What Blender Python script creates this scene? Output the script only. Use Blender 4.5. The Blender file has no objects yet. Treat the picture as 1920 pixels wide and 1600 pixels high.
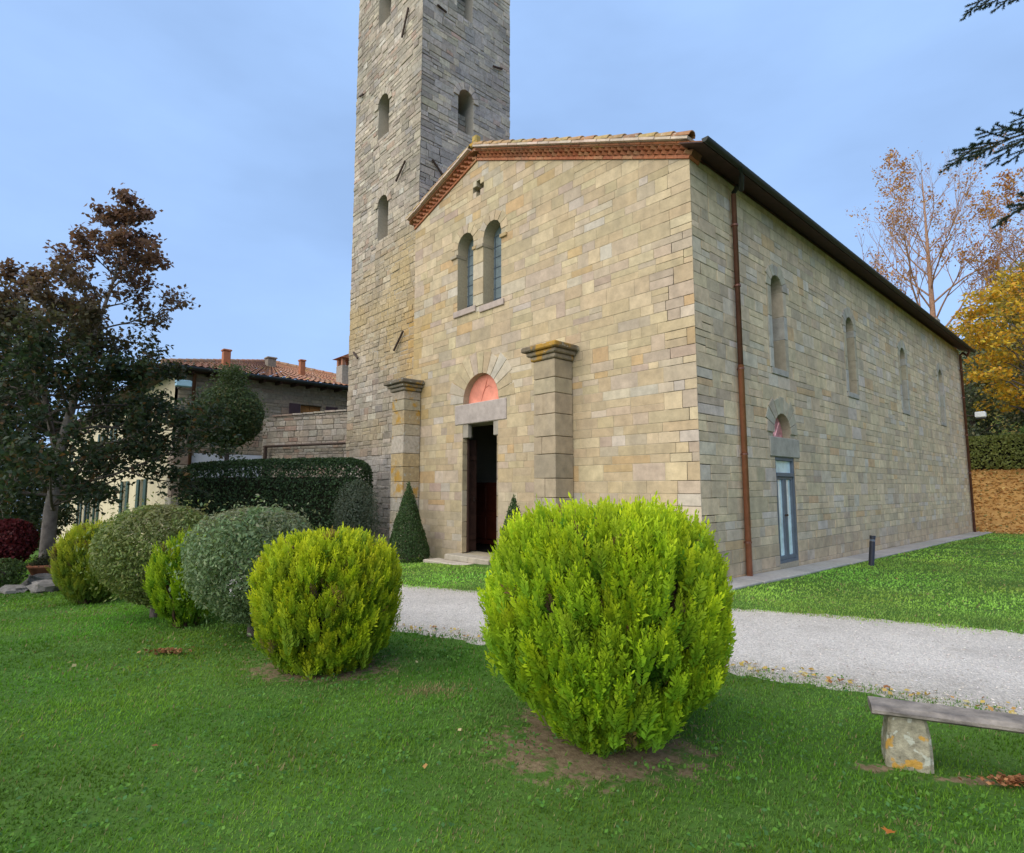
import bpy, math, random
import numpy as np

# ------------------------------------------------------------------ camera, sky, sun, exposure
scene = bpy.context.scene
COL = scene.collection
cam_d = bpy.data.cameras.new('camera')
cam_d.sensor_width = 36.0
cam_d.lens = 1083.0 / 1920.0 * 36.0
cam_d.clip_start, cam_d.clip_end = 0.05, 2000.0
cam = bpy.data.objects.new('camera', cam_d)
COL.objects.link(cam)
cam.location = (5.03, -8.86, 1.6)
cam.rotation_euler = (math.radians(90 + 6.06), 0.0, math.radians(47.5))
scene.camera = cam

SUN_AZ = math.radians(183)      # direction towards the sun, clockwise from +Y
SUN_EL = math.radians(40)
world = bpy.data.worlds.new('World')
scene.world = world
world.use_nodes = True
wn, wl = world.node_tree.nodes, world.node_tree.links
wn.clear()
w_out = wn.new('ShaderNodeOutputWorld')
w_bg = wn.new('ShaderNodeBackground')
w_sky = wn.new('ShaderNodeTexSky')
w_sky.sky_type = 'NISHITA'
w_sky.sun_disc = False
w_sky.sun_elevation = SUN_EL
w_sky.sun_rotation = SUN_AZ
w_sky.altitude = 300
w_sky.air_density = 1.0
w_sky.dust_density = 0.6
w_sky.ozone_density = 1.0
w_tc = wn.new('ShaderNodeTexCoord')
w_map = wn.new('ShaderNodeMapping')
w_map.inputs['Scale'].default_value = (1.2, 1.2, 3.2)
w_noise = wn.new('ShaderNodeTexNoise')
w_noise.inputs['Scale'].default_value = 1.5
w_noise.inputs['Detail'].default_value = 5
w_noise.inputs['Roughness'].default_value = 0.52
w_ramp = wn.new('ShaderNodeMapRange')
w_ramp.inputs['From Min'].default_value = 0.34
w_ramp.inputs['From Max'].default_value = 0.70
w_ramp.inputs['To Min'].default_value = 0.62
w_ramp.inputs['To Max'].default_value = 0.92
w_mix = wn.new('ShaderNodeMix')
w_mix.data_type = 'RGBA'
w_mix.inputs['B'].default_value = (3.8, 5.85, 9.7, 1)      # thin bluish veil of high cloud
wl.new(w_tc.outputs['Generated'], w_map.inputs['Vector'])
wl.new(w_map.outputs['Vector'], w_noise.inputs['Vector'])
wl.new(w_noise.outputs['Fac'], w_ramp.inputs['Value'])
wl.new(w_ramp.outputs['Result'], w_mix.inputs['Factor'])
wl.new(w_sky.outputs['Color'], w_mix.inputs['A'])
wl.new(w_mix.outputs['Result'], w_bg.inputs['Color'])
w_bg.inputs['Strength'].default_value = 0.10
wl.new(w_bg.outputs['Background'], w_out.inputs['Surface'])

sun_d = bpy.data.lights.new('sun', 'SUN')
sun_d.energy = 3.6
sun_d.angle = math.radians(96)
sun_d.color = (1.0, 0.90, 0.74)
sun = bpy.data.objects.new('sun', sun_d)
COL.objects.link(sun)
# lamp looks along its -Z: azimuth is measured from +Y towards +X
sun.rotation_euler = (math.radians(90) - SUN_EL, 0, math.pi - SUN_AZ)

vs = scene.view_settings
vs.view_transform = 'Standard'
vs.look = 'None'
vs.gamma = 1.0
vs.use_curve_mapping = False
vs.exposure = 0.30

# ------------------------------------------------------------------ helpers
R = math.radians
rng = np.random.default_rng(11)
rnd = random.Random(5)
CAM = np.array([5.03, -8.86, 1.6])


def tag(o, label=None, cat=None, group=None, kind=None):
    if label: o['label'] = label
    if cat: o['category'] = cat
    if group: o['group'] = group
    if kind: o['kind'] = kind
    return o


def empty(name, loc, rz=0.0):
    o = bpy.data.objects.new(name, None)
    o.empty_display_size = 0.2
    o.location = loc
    o.rotation_euler = (0, 0, rz)
    COL.objects.link(o)
    return o


def link(name, me, mat=None, parent=None):
    o = bpy.data.objects.new(name, me)
    COL.objects.link(o)
    if mat is not None and not me.materials:
        me.materials.append(mat)
    if parent is not None:
        o.parent = parent
        # all meshes below are written in world coordinates; parents are unrotated empties or meshes at the origin
        off = [0.0, 0.0, 0.0]
        p = parent
        while p is not None:
            off = [off[i] + p.location[i] for i in range(3)]
            p = p.parent
        o.location = (-off[0], -off[1], -off[2])
    return o


class MB:
    """collects verts / faces / per-vertex tint of ONE piece"""
    def __init__(s):
        s.v, s.f, s.t = [], [], []

    def add(s, vs_, fs_, tint=(1, 1, 1)):
        b = len(s.v)
        s.v.extend([tuple(map(float, p)) for p in vs_])
        s.f.extend([tuple(i + b for i in f) for f in fs_])
        s.t.extend([tuple(tint)] * len(vs_))

    def box(s, lo, hi, tint=(1, 1, 1), M=None):
        (x0, y0, z0), (x1, y1, z1) = lo, hi
        p = np.array([(x0, y0, z0), (x1, y0, z0), (x1, y1, z0), (x0, y1, z0), (x0, y0, z1), (x1, y0, z1), (x1, y1, z1), (x0, y1, z1)], float)
        if M is not None:
            p = np.array([M(q) for q in p])
        s.add(p, [(0, 3, 2, 1), (4, 5, 6, 7), (0, 1, 5, 4), (1, 2, 6, 5), (2, 3, 7, 6), (3, 0, 4, 7)], tint)

    def bbox(s, lo, hi, b=0.01, tint=(1, 1, 1), M=None):
        """box with chamfered edges (three stacked rings + caps)"""
        (x0, y0, z0), (x1, y1, z1) = lo, hi
        rings = []
        for z, i in ((z0, b), (z0 + b, 0), (z1 - b, 0), (z1, b)):
            xa, xb, ya, yb = x0 + i, x1 - i, y0 + i, y1 - i
            c = b * 0.7
            rings.append([(xa + c, ya, z), (xb - c, ya, z), (xb, ya + c, z), (xb, yb - c, z), (xb - c, yb, z), (xa + c, yb, z), (xa, yb - c, z), (xa, ya + c, z)])
        p = np.array([q for r in rings for q in r], float)
        if M is not None:
            p = np.array([M(q) for q in p])
        f = [tuple(range(7, -1, -1)), tuple(range(24, 32))]
        for k in range(3):
            for j in range(8):
                a, c2 = k * 8 + j, k * 8 + (j + 1) % 8
                f.append((a, c2, c2 + 8, a + 8))
        s.add(p, f, tint)

    def tube(s, pts, rad, n=6, tint=(1, 1, 1), cap=True):
        pts = [np.array(p, float) for p in pts]
        if np.isscalar(rad): rad = [rad] * len(pts)
        ring = []
        for i, p in enumerate(pts):
            d = pts[min(i + 1, len(pts) - 1)] - pts[max(i - 1, 0)]
            d = d / (np.linalg.norm(d) + 1e-9)
            ref = np.array([0, 0, 1.0]) if abs(d[2]) < 0.9 else np.array([1.0, 0, 0])
            a = np.cross(d, ref); a /= np.linalg.norm(a)
            b = np.cross(d, a)
            for k in range(n):
                t = 2 * math.pi * k / n
                ring.append(p + rad[i] * (math.cos(t) * a + math.sin(t) * b))
        f = []
        for i in range(len(pts) - 1):
            for k in range(n):
                f.append((i * n + k, i * n + (k + 1) % n, (i + 1) * n + (k + 1) % n, (i + 1) * n + k))
        if cap:
            f.append(tuple(range(n)))
            f.append(tuple(range((len(pts) - 1) * n, len(pts) * n)))
        s.add(ring, f, tint)

    def lathe(s, prof, c=(0, 0, 0), n=16, tint=(1, 1, 1), wob=0.0):
        vs_, f = [], []
        for (r, z) in prof:
            for k in range(n):
                t = 2 * math.pi * k / n
                q = r * (1 + wob * rnd.uniform(-1, 1))
                vs_.append((c[0] + q * math.cos(t), c[1] + q * math.sin(t), c[2] + z))
        for i in range(len(prof) - 1):
            for k in range(n):
                f.append((i * n + k, i * n + (k + 1) % n, (i + 1) * n + (k + 1) % n, (i + 1) * n + k))
        f.append(tuple(range(n - 1, -1, -1)))
        f.append(tuple(range((len(prof) - 1) * n, len(prof) * n)))
        s.add(vs_, f, tint)

    def mesh(s, name, smooth=False):
        me = bpy.data.meshes.new(name)
        me.from_pydata(s.v, [], s.f)
        ca = me.color_attributes.new('tint', 'FLOAT_COLOR', 'POINT')
        c = np.ones((len(s.v), 4), np.float32)
        c[:, :3] = np.array(s.t, np.float32)
        ca.data.foreach_set('color', c.ravel())
        if smooth:
            me.polygons.foreach_set('use_smooth', np.ones(len(me.polygons), bool))
        me.update()
        return me

    def build(s, name, mat, parent=None, smooth=False):
        return link(name, s.mesh(name, smooth), mat, parent)


def poly_mesh(name, V, nper, T, smooth=False):
    """many separate polygons with NPER corners each; V (N*nper,3), T (N*nper,3)"""
    me = bpy.data.meshes.new(name)
    n = len(V)
    k = n // nper
    me.vertices.add(n)
    me.vertices.foreach_set('co', np.ascontiguousarray(V, np.float32).ravel())
    me.loops.add(n)
    me.loops.foreach_set('vertex_index', np.arange(n, dtype=np.int32))
    me.polygons.add(k)
    me.polygons.foreach_set('loop_start', np.arange(0, n, nper, dtype=np.int32))
    me.polygons.foreach_set('loop_total', np.full(k, nper, np.int32))
    me.update(calc_edges=True)
    ca = me.color_attributes.new('tint', 'FLOAT_COLOR', 'POINT')
    c = np.ones((n, 4), np.float32)
    c[:, :3] = T
    ca.data.foreach_set('color', c.ravel())
    if smooth:
        me.polygons.foreach_set('use_smooth', np.ones(k, bool))
    return me


def unit(a):
    return a / (np.linalg.norm(a, axis=-1, keepdims=True) + 1e-9)


_G = np.random.default_rng(3).random((64, 64))


def vnoise(x, y):
    x = np.asarray(x, float); y = np.asarray(y, float)
    xi, yi = np.floor(x).astype(int), np.floor(y).astype(int)
    fx, fy = x - xi, y - yi
    fx, fy = fx * fx * (3 - 2 * fx), fy * fy * (3 - 2 * fy)
    a, b = _G[xi % 64, yi % 64], _G[(xi + 1) % 64, yi % 64]
    c, d = _G[xi % 64, (yi + 1) % 64], _G[(xi + 1) % 64, (yi + 1) % 64]
    return (a * (1 - fx) + b * fx) * (1 - fy) + (c * (1 - fx) + d * fx) * fy


def fbm(x, y, o=3):
    s, a, t = 0, 1.0, 0
    for i in range(o):
        s = s + a * vnoise(x * 2 ** i + 7.3 * i, y * 2 ** i + 3.1 * i); t += a; a *= 0.5
    return s / t


def sstep(a, b, x):
    t = np.clip((np.asarray(x, float) - a) / (b - a), 0, 1)
    return t * t * (3 - 2 * t)


# ------------------------------------------------------------------ materials
MATS = {}


def new_mat(name):
    m = bpy.data.materials.new(name)
    m.use_nodes = True
    nt = m.node_tree
    b = nt.nodes['Principled BSDF']
    MATS[name] = m
    return m, nt.nodes, nt.links, b


def nz(N, L, scale, detail=4, rough=0.55, coord='Object', vec_scale=None):
    tc = N.new('ShaderNodeTexCoord')
    n = N.new('ShaderNodeTexNoise')
    n.inputs['Scale'].default_value = scale
    n.inputs['Detail'].default_value = detail
    n.inputs['Roughness'].default_value = rough
    if vec_scale:
        mp = N.new('ShaderNodeMapping')
        mp.inputs['Scale'].default_value = vec_scale
        L.new(tc.outputs[coord], mp.inputs['Vector'])
        L.new(mp.outputs['Vector'], n.inputs['Vector'])
    else:
        L.new(tc.outputs[coord], n.inputs['Vector'])
    return n.outputs['Fac']


def rampf(N, L, fac, lo, hi, a=0.0, b=1.0):
    r = N.new('ShaderNodeMapRange')
    for k, v in (('From Min', lo), ('From Max', hi), ('To Min', a), ('To Max', b)):
        r.inputs[k].default_value = v
    L.new(fac, r.inputs['Value'])
    return r.outputs['Result']


def mixc(N, L, fac, A, B, mode='MIX'):
    m = N.new('ShaderNodeMix')
    m.data_type = 'RGBA'
    m.blend_type = mode
    for sock, v in (('Factor', fac), ('A', A), ('B', B)):
        if isinstance(v, bpy.types.NodeSocket): L.new(v, m.inputs[sock])
        elif sock == 'Factor': m.inputs[sock].default_value = v
        else: m.inputs[sock].default_value = (*v, 1) if len(v) == 3 else v
    return m.outputs['Result']


def gray(N, L, val):
    c = N.new('ShaderNodeCombineColor')
    for k in range(3): L.new(val, c.inputs[k])
    return c.outputs['Color']


def bump(N, L, b, h, strength=0.4, dist=0.01):
    bp = N.new('ShaderNodeBump')
    bp.inputs['Strength'].default_value = strength
    bp.inputs['Distance'].default_value = dist
    L.new(h, bp.inputs['Height'])
    L.new(bp.outputs['Normal'], b.inputs['Normal'])


def tint_out(N):
    a = N.new('ShaderNodeAttribute')
    a.attribute_name = 'tint'
    return a.outputs['Color']


def stone_mat(name, grain=14.0, var=(0.78, 1.18), stain=0.35, lichen=0.0, lichen_col=(0.42, 0.23, 0.03), bmp=0.5, rough=0.9, big=0.9, streak=0.0):
    m, N, L, b = new_mat(name)
    t = tint_out(N)
    f = rampf(N, L, nz(N, L, grain, 6, 0.65), 0.3, 0.7, var[0], var[1])
    c = mixc(N, L, 1.0, t, gray(N, L, f), 'MULTIPLY')
    s = rampf(N, L, nz(N, L, big, 5, 0.6), 0.46, 0.70, 0.0, stain)
    c = mixc(N, L, s, c, (0.17, 0.155, 0.13))
    stv = rampf(N, L, nz(N, L, 1.0, 6, 0.6, vec_scale=(2.2, 2.2, 0.35)), 0.50, 0.72, 0.0, streak)
    c = mixc(N, L, stv, c, (0.16, 0.145, 0.125))
    fine = nz(N, L, grain * 7, 3, 0.7)
    c = mixc(N, L, rampf(N, L, fine, 0.58, 0.8, 0.0, 0.35), c, (0.12, 0.11, 0.10))
    if lichen > 0:
        l1 = rampf(N, L, nz(N, L, 1.7, 6, 0.65), 0.60 - lichen * 0.2, 0.66 - lichen * 0.2, 0, 0.85)
        c = mixc(N, L, l1, c, lichen_col)
        l2 = rampf(N, L, nz(N, L, 9.0, 4, 0.6), 0.62, 0.66, 0, 0.7)
        c = mixc(N, L, l2, c, (0.42, 0.42, 0.36))
    L.new(c, b.inputs['Base Color'])
    b.inputs['Roughness'].default_value = rough
    b.inputs['Specular IOR Level'].default_value = 0.2
    bump(N, L, b, nz(N, L, grain * 2.2, 6, 0.7), bmp, 0.012)
    return m


def plain_mat(name, col, rough=0.6, metal=0.0, var=0.2, scale=8.0, bmp=0.1, spec=0.4):
    m, N, L, b = new_mat(name)
    f = rampf(N, L, nz(N, L, scale, 5, 0.6), 0.3, 0.7, 1 - var, 1 + var)
    c = mixc(N, L, 1.0, col, gray(N, L, f), 'MULTIPLY')
    c = mixc(N, L, 1.0, c, tint_out(N), 'MULTIPLY')
    L.new(c, b.inputs['Base Color'])
    b.inputs['Roughness'].default_value = rough
    b.inputs['Metallic'].default_value = metal
    b.inputs['Specular IOR Level'].default_value = spec
    if bmp: bump(N, L, b, nz(N, L, scale * 3, 5, 0.6), bmp, 0.01)
    return m


def leaf_mat(name, transl=0.35, rough=0.55, spec=0.25, tboost=1.25):
    m, N, L, b = new_mat(name)
    t = tint_out(N)
    L.new(t, b.inputs['Base Color'])
    b.inputs['Roughness'].default_value = rough
    b.inputs['Specular IOR Level'].default_value = spec
    tr = N.new('ShaderNodeBsdfTranslucent')
    L.new(mixc(N, L, 1.0, t, (tboost, tboost, tboost * 0.7), 'MULTIPLY'), tr.inputs['Color'])
    mx = N.new('ShaderNodeMixShader')
    mx.inputs['Fac'].default_value = transl
    L.new(b.outputs['BSDF'], mx.inputs[1])
    L.new(tr.outputs['BSDF'], mx.inputs[2])
    L.new(mx.outputs['Shader'], N['Material Output'].inputs['Surface'])
    return m


M_STONE = stone_mat('sandstone_ashlar', 5.0, (0.80, 1.17), 0.22, bmp=0.45, streak=0.22)
M_STONE_SIDE = stone_mat('weathered_sandstone', 5.0, (0.78, 1.18), 0.26, bmp=0.5, streak=0.28)
M_MORTAR = stone_mat('lime_mortar', 20.0, (0.85, 1.1), 0.3, bmp=0.5)
M_RUBBLE = stone_mat('tower_stone', 10.0, (0.68, 1.22), 0.42, bmp=0.9, big=0.7, streak=0.35)
M_LICHEN = stone_mat('lichen_stone', 12.0, (0.7, 1.2), 0.4, lichen=0.25, bmp=0.7)
M_CAP = stone_mat('dark_capital_stone', 10.0, (0.6, 1.2), 0.75, lichen=0.30, bmp=0.8)
M_BRICK = stone_mat('terracotta_brick', 16.0, (0.7, 1.2), 0.25, bmp=0.5)
M_TILE = stone_mat('terracotta_tile', 12.0, (0.65, 1.2), 0.3, lichen=0.05, lichen_col=(0.38, 0.27, 0.08), bmp=0.5)
M_PINK = plain_mat('pink_plaster', (0.74, 0.28, 0.195), 0.85, 0, 0.24, 3.0, 0.3, 0.2)
M_PINK2 = plain_mat('dusty_pink_plaster', (0.52, 0.24, 0.24), 0.85, 0, 0.35, 9.0, 0.3, 0.2)
M_WOOD_DARK = plain_mat('dark_wood', (0.055, 0.026, 0.018), 0.6, 0, 0.35, 6.0, 0.3)
M_WOOD_RED = plain_mat('red_brown_wood', (0.11, 0.026, 0.014), 0.45, 0, 0.25, 5.0, 0.2)
M_SOFFIT = plain_mat('soffit_boards', (0.050, 0.022, 0.016), 0.75, 0, 0.3, 5.0, 0.2)
M_DARK = plain_mat('dark_interior', (0.020, 0.018, 0.016), 0.95, 0, 0.2, 3.0, 0, 0.0)
M_IRON = plain_mat('rusty_iron', (0.060, 0.038, 0.028), 0.7, 0.3, 0.4, 20.0, 0.3)
M_COPPER_OLD = plain_mat('brown_copper', (0.16, 0.070, 0.048), 0.5, 0.35, 0.2, 6.0, 0.05)
M_COPPER_NEW = plain_mat('bright_copper', (0.46, 0.185, 0.105), 0.42, 0.45, 0.15, 6.0, 0.05)
M_GUTTER = plain_mat('green_black_gutter', (0.022, 0.026, 0.022), 0.55, 0.2, 0.2, 4.0, 0.05)
M_STEEL = plain_mat('blue_grey_steel', (0.11, 0.14, 0.18), 0.45, 0.2, 0.15, 6.0, 0.03)
M_BOLLARD = plain_mat('dark_bollard_paint', (0.020, 0.022, 0.030), 0.45, 0.1, 0.15, 8.0, 0.03)
M_WHITE = plain_mat('white_lamp_shell', (0.78, 0.78, 0.78), 0.35, 0, 0.05, 8.0, 0)
M_CREAM = plain_mat('cream_plaster', (0.58, 0.50, 0.34), 0.9, 0, 0.14, 1.5, 0.2, 0.15)
M_BLUEWHITE = plain_mat('white_limewash', (0.50, 0.53, 0.60), 0.9, 0, 0.12, 1.5, 0.25, 0.15)
M_SHUTTER = plain_mat('green_shutter_paint', (0.028, 0.060, 0.045), 0.6, 0, 0.15, 4.0, 0.1)
M_SHUTTER_BROWN = plain_mat('brown_shutter_paint', (0.060, 0.034, 0.042), 0.6, 0, 0.15, 4.0, 0.1)
M_OAK = plain_mat('orange_wood', (0.36, 0.155, 0.040), 0.55, 0, 0.2, 5.0, 0.1)
M_BARK = plain_mat('bark', (0.105, 0.088, 0.074), 0.9, 0, 0.45, 9.0, 0.8, 0.15)
M_BARK_PALE = plain_mat('pale_bark', (0.17, 0.15, 0.135), 0.9, 0, 0.35, 8.0, 0.6, 0.15)
M_BARK_TAN = plain_mat('tan_bark', (0.36, 0.215, 0.14), 0.9, 0, 0.3, 8.0, 0.4, 0.15)
def bench_stone():
    m, N, L, b = new_mat('bench_stone')
    c = mixc(N, L, 1.0, tint_out(N), gray(N, L, rampf(N, L, nz(N, L, 26.0, 6, 0.7), 0.3, 0.7, 0.5, 1.25)), 'MULTIPLY')
    c = mixc(N, L, rampf(N, L, nz(N, L, 14.0, 4, 0.6), 0.56, 0.60, 0, 0.8), c, (0.50, 0.51, 0.42))
    tc = N.new('ShaderNodeTexCoord'); mp = N.new('ShaderNodeMapping'); mp.inputs['Location'].default_value = (3.1, 7.7, 1.9)
    L.new(tc.outputs['Object'], mp.inputs['Vector'])
    n2 = N.new('ShaderNodeTexNoise'); n2.inputs['Scale'].default_value = 9.0; n2.inputs['Detail'].default_value = 3
    L.new(mp.outputs['Vector'], n2.inputs['Vector'])
    c = mixc(N, L, rampf(N, L, n2.outputs['Fac'], 0.60, 0.635, 0, 0.9), c, (0.52, 0.29, 0.05))
    L.new(c, b.inputs['Base Color'])
    b.inputs['Roughness'].default_value = 0.95
    b.inputs['Specular IOR Level'].default_value = 0.15
    bump(N, L, b, nz(N, L, 40.0, 6, 0.7), 0.9, 0.012)
    return m


M_BENCHSTONE = bench_stone()
M_OLDWOOD = stone_mat('weathered_grey_wood', 10.0, (0.55, 1.3), 0.45, bmp=0.9)
M_TERRA = plain_mat('terracotta_pot', (0.34, 0.135, 0.070), 0.8, 0, 0.2, 6.0, 0.15, 0.2)
M_CONCRETE = stone_mat('concrete_paving', 16.0, (0.8, 1.15), 0.35, bmp=0.4)
M_LEAF = leaf_mat('leaf')
M_LEAF_DRY = leaf_mat('dry_leaf', 0.25, 0.7, 0.15)
M_THUJA = leaf_mat('thuja_spray', 0.22, 0.6, 0.15, 1.3)
M_NEEDLE = leaf_mat('fir_needle', 0.15, 0.5, 0.3)
M_GRASS = leaf_mat('grass_blade', 0.35, 0.75, 0.08)


def glass_mat(name, col, rough=0.08):
    m, N, L, b = new_mat(name)
    f = rampf(N, L, nz(N, L, 3.0, 4, 0.6), 0.3, 0.7, 0.7, 1.25)
    L.new(mixc(N, L, 1.0, col, gray(N, L, f), 'MULTIPLY'), b.inputs['Base Color'])
    b.inputs['Roughness'].default_value = rough
    b.inputs['Specular IOR Level'].default_value = 0.8
    b.inputs['Coat Weight'].default_value = 0.6
    b.inputs['Coat Roughness'].default_value = 0.03
    return m


M_GLASS_LEAD = glass_mat('leaded_glass', (0.17, 0.22, 0.24), 0.16)  # bluish base colour stands in for the reflected sky
M_GLASS_DOOR = glass_mat('frosted_door_glass', (0.60, 0.78, 0.82), 0.2)
M_GLASS_DARK = glass_mat('dark_window_glass', (0.02, 0.025, 0.03), 0.08)


def ground_mat():
    m, N, L, b = new_mat('turf_soil')
    n1 = rampf(N, L, nz(N, L, 0.9, 5, 0.6), 0.35, 0.65)
    c = mixc(N, L, n1, (0.052, 0.125, 0.018), (0.078, 0.155, 0.026))
    n2 = rampf(N, L, nz(N, L, 30.0, 4, 0.7), 0.45, 0.7, 0, 0.6)
    c = mixc(N, L, n2, c, (0.085, 0.120, 0.035))
    t = tint_out(N)                       # bare earth and leaf litter painted per vertex: r = earth, g = litter
    sp = N.new('ShaderNodeSeparateColor')
    L.new(t, sp.inputs['Color'])
    earth = mixc(N, L, rampf(N, L, nz(N, L, 22.0, 5, 0.7), 0.35, 0.65), (0.14, 0.098, 0.056), (0.26, 0.195, 0.115))
    br = N.new('ShaderNodeMath'); br.operation = 'MULTIPLY_ADD'
    L.new(nz(N, L, 9.0, 5, 0.7), br.inputs[0]); br.inputs[1].default_value = 1.7; br.inputs[2].default_value = -0.85
    ad = N.new('ShaderNodeMath'); ad.operation = 'ADD'; L.new(sp.outputs['Red'], ad.inputs[0]); L.new(br.outputs[0], ad.inputs[1])
    c = mixc(N, L, rampf(N, L, ad.outputs[0], 0.42, 0.62), c, earth)
    lit = mixc(N, L, rampf(N, L, nz(N, L, 3.5, 6, 0.75), 0.35, 0.65), (0.30, 0.145, 0.040), (0.52, 0.30, 0.10))
    ad2 = N.new('ShaderNodeMath'); ad2.operation = 'ADD'; L.new(sp.outputs['Green'], ad2.inputs[0]); L.new(br.outputs[0], ad2.inputs[1])
    c = mixc(N, L, rampf(N, L, ad2.outputs[0], 0.40, 0.65), c, lit)
    L.new(c, b.inputs['Base Color'])
    b.inputs['Roughness'].default_value = 0.95
    b.inputs['Specular IOR Level'].default_value = 0.1
    bump(N, L, b, nz(N, L, 35.0, 5, 0.7), 0.7, 0.02)
    return m


def gravel_mat():
    m, N, L, b = new_mat('white_gravel')
    tc = N.new('ShaderNodeTexCoord')
    vo = N.new('ShaderNodeTexVoronoi')
    vo.inputs['Scale'].default_value = 85.0
    L.new(tc.outputs['Object'], vo.inputs['Vector'])
    sp = N.new('ShaderNodeSeparateColor')
    L.new(vo.outputs['Color'], sp.inputs['Color'])
    c = mixc(N, L, rampf(N, L, sp.outputs['Red'], 0, 1), (0.42, 0.390, 0.35), (0.73, 0.675, 0.605))
    n = rampf(N, L, nz(N, L, 0.8, 5, 0.6), 0.35, 0.7, 0.86, 1.08)
    c = mixc(N, L, 1.0, c, gray(N, L, n), 'MULTIPLY')
    d = rampf(N, L, nz(N, L, 2.3, 6, 0.7), 0.56, 0.75, 0, 0.5)
    c = mixc(N, L, d, c, (0.30, 0.26, 0.21))
    c = mixc(N, L, 1.0, c, tint_out(N), 'MULTIPLY')
    L.new(c, b.inputs['Base Color'])
    b.inputs['Roughness'].default_value = 0.9
    b.inputs['Specular IOR Level'].default_value = 0.2
    inv = rampf(N, L, vo.outputs['Distance'], 0.0, 0.8, 1.0, 0.0)
    bump(N, L, b, inv, 0.8, 0.012)
    return m


M_GROUND = ground_mat()
M_GRAVEL = gravel_mat()
M_PEBBLE = stone_mat('pebble', 30.0, (0.85, 1.1), 0.1, bmp=0.2)

# ------------------------------------------------------------------ terrain
BUSH_SOIL = [(2.69, -5.87, 0.62), (0.0, -6.54, 0.48)]


def G(x, y):
    x = np.asarray(x, float); y = np.asarray(y, float)
    u = -2.2 - x
    left = np.where(u > 0, u * u / (u + 1.5 + 1e-9), 0.0)
    z = -0.056 * left
    z = z - 0.012 * np.clip(y, 0, 23) * sstep(-16, -6, x)
    hill = sstep(22.8, 28.5, y) * 2.75 + np.clip(y - 28.0, 0, 80) * 0.30 * sstep(28, 40, y)
    z = z + hill * sstep(-26, -12, x)
    z = z + 0.03 * (fbm(x * 0.5 + 3, y * 0.5) - 0.5) * sstep(1.0, 3.0, np.hypot(x - 5.0, y + 8.9))
    return z


# centre line of the gravel path and its half width
PATH = np.array([(-13.2, -5.6), (-12, -5.4), (-9, -4.75), (-6, -4.9), (-3.4, -4.75), (-1.2, -4.15), (0.6, -3.35), (2.2, -2.45), (3.4, -1.95), (5.0, -1.75), (9, -1.6), (16, -1.2), (30, 0.5)], float)
PATH_W = np.array([1.0, 1.0, 1.05, 1.1, 1.1, 1.1, 1.15, 1.3, 1.5, 1.55, 1.5, 1.5, 1.5], float)


def resample(P, W, step):
    d = np.r_[0, np.cumsum(np.linalg.norm(np.diff(P, axis=0), axis=1))]
    t = np.arange(0, d[-1], step)
    # smooth the corners a little
    X = np.interp(t, d, P[:, 0]); Y = np.interp(t, d, P[:, 1]); Wd = np.interp(t, d, W)
    k = np.ones(21) / 21
    pad = lambda a: np.convolve(np.r_[np.full(10, a[0]), a, np.full(10, a[-1])], k, 'valid')
    return np.c_[pad(X), pad(Y)], pad(Wd)


PC, PW = resample(PATH, PATH_W, 0.12)


def path_dist(x, y):
    """signed: negative inside the path, measured in metres from its ragged edge"""
    x = np.atleast_1d(np.asarray(x, float)); y = np.atleast_1d(np.asarray(y, float))
    out = np.empty(len(x))
    for i in range(0, len(x), 20000):
        dx = x[i:i + 20000, None] - PC[None, ::3, 0]
        dy = y[i:i + 20000, None] - PC[None, ::3, 1]
        dd = np.hypot(dx, dy)
        j = dd.argmin(1)
        out[i:i + 20000] = dd[np.arange(len(j)), j] - PW[::3][j]
    return out + 0.42 * (fbm(x * 1.4, y * 1.4) - 0.5) + 0.22 * (fbm(x * 6 + 9, y * 6) - 0.5)


def grid_mesh(name, xs, ys, zoff, attr):
    X, Y = np.meshgrid(xs, ys, indexing='ij')
    Z = G(X, Y) + zoff
    nx, ny = len(xs), len(ys)
    V = np.c_[X.ravel(), Y.ravel(), Z.ravel()]
    a = (np.arange(nx - 1)[:, None] * ny + np.arange(ny - 1)[None, :]).ravel()
    Q = np.c_[a, a + ny, a + ny + 1, a + 1]
    me = bpy.data.meshes.new(name)
    me.vertices.add(len(V)); me.vertices.foreach_set('co', V.astype(np.float32).ravel())
    me.loops.add(Q.size); me.loops.foreach_set('vertex_index', Q.astype(np.int32).ravel())
    me.polygons.add(len(Q))
    me.polygons.foreach_set('loop_start', np.arange(0, Q.size, 4, dtype=np.int32))
    me.polygons.foreach_set('loop_total', np.full(len(Q), 4, np.int32))
    me.polygons.foreach_set('use_smooth', np.ones(len(Q), bool))
    me.update(calc_edges=True)
    ca = me.color_attributes.new('tint', 'FLOAT_COLOR', 'POINT')
    c = np.zeros((len(V), 4), np.float32); c[:, 3] = 1
    c[:, :3] = attr(V[:, 0], V[:, 1])
    ca.data.foreach_set('color', c.ravel())
    return me


BARE_SPOTS = [(2.62, -5.95, 0.74, 0.48), (2.35, -5.70, 0.55, 0.45), (-0.1, -6.48, 0.70, 0.45), (3.86, -4.96, 0.13, 0.07), (4.25, -4.76, 0.28, 0.05)]


def bare(x, y):
    b = np.zeros(np.shape(x))
    for (cx, cy, rx, ry) in BARE_SPOTS:
        # ellipses lie across the line of sight
        dx, dy = x - cx, y - cy
        u = dx * 0.676 + dy * 0.737
        v = -dx * 0.737 + dy * 0.676
        b = np.maximum(b, 1.0 - np.clip(np.hypot(u / rx, v / ry), 0, 2) * 0.6)
    return np.clip(b, 0, 1)


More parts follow.
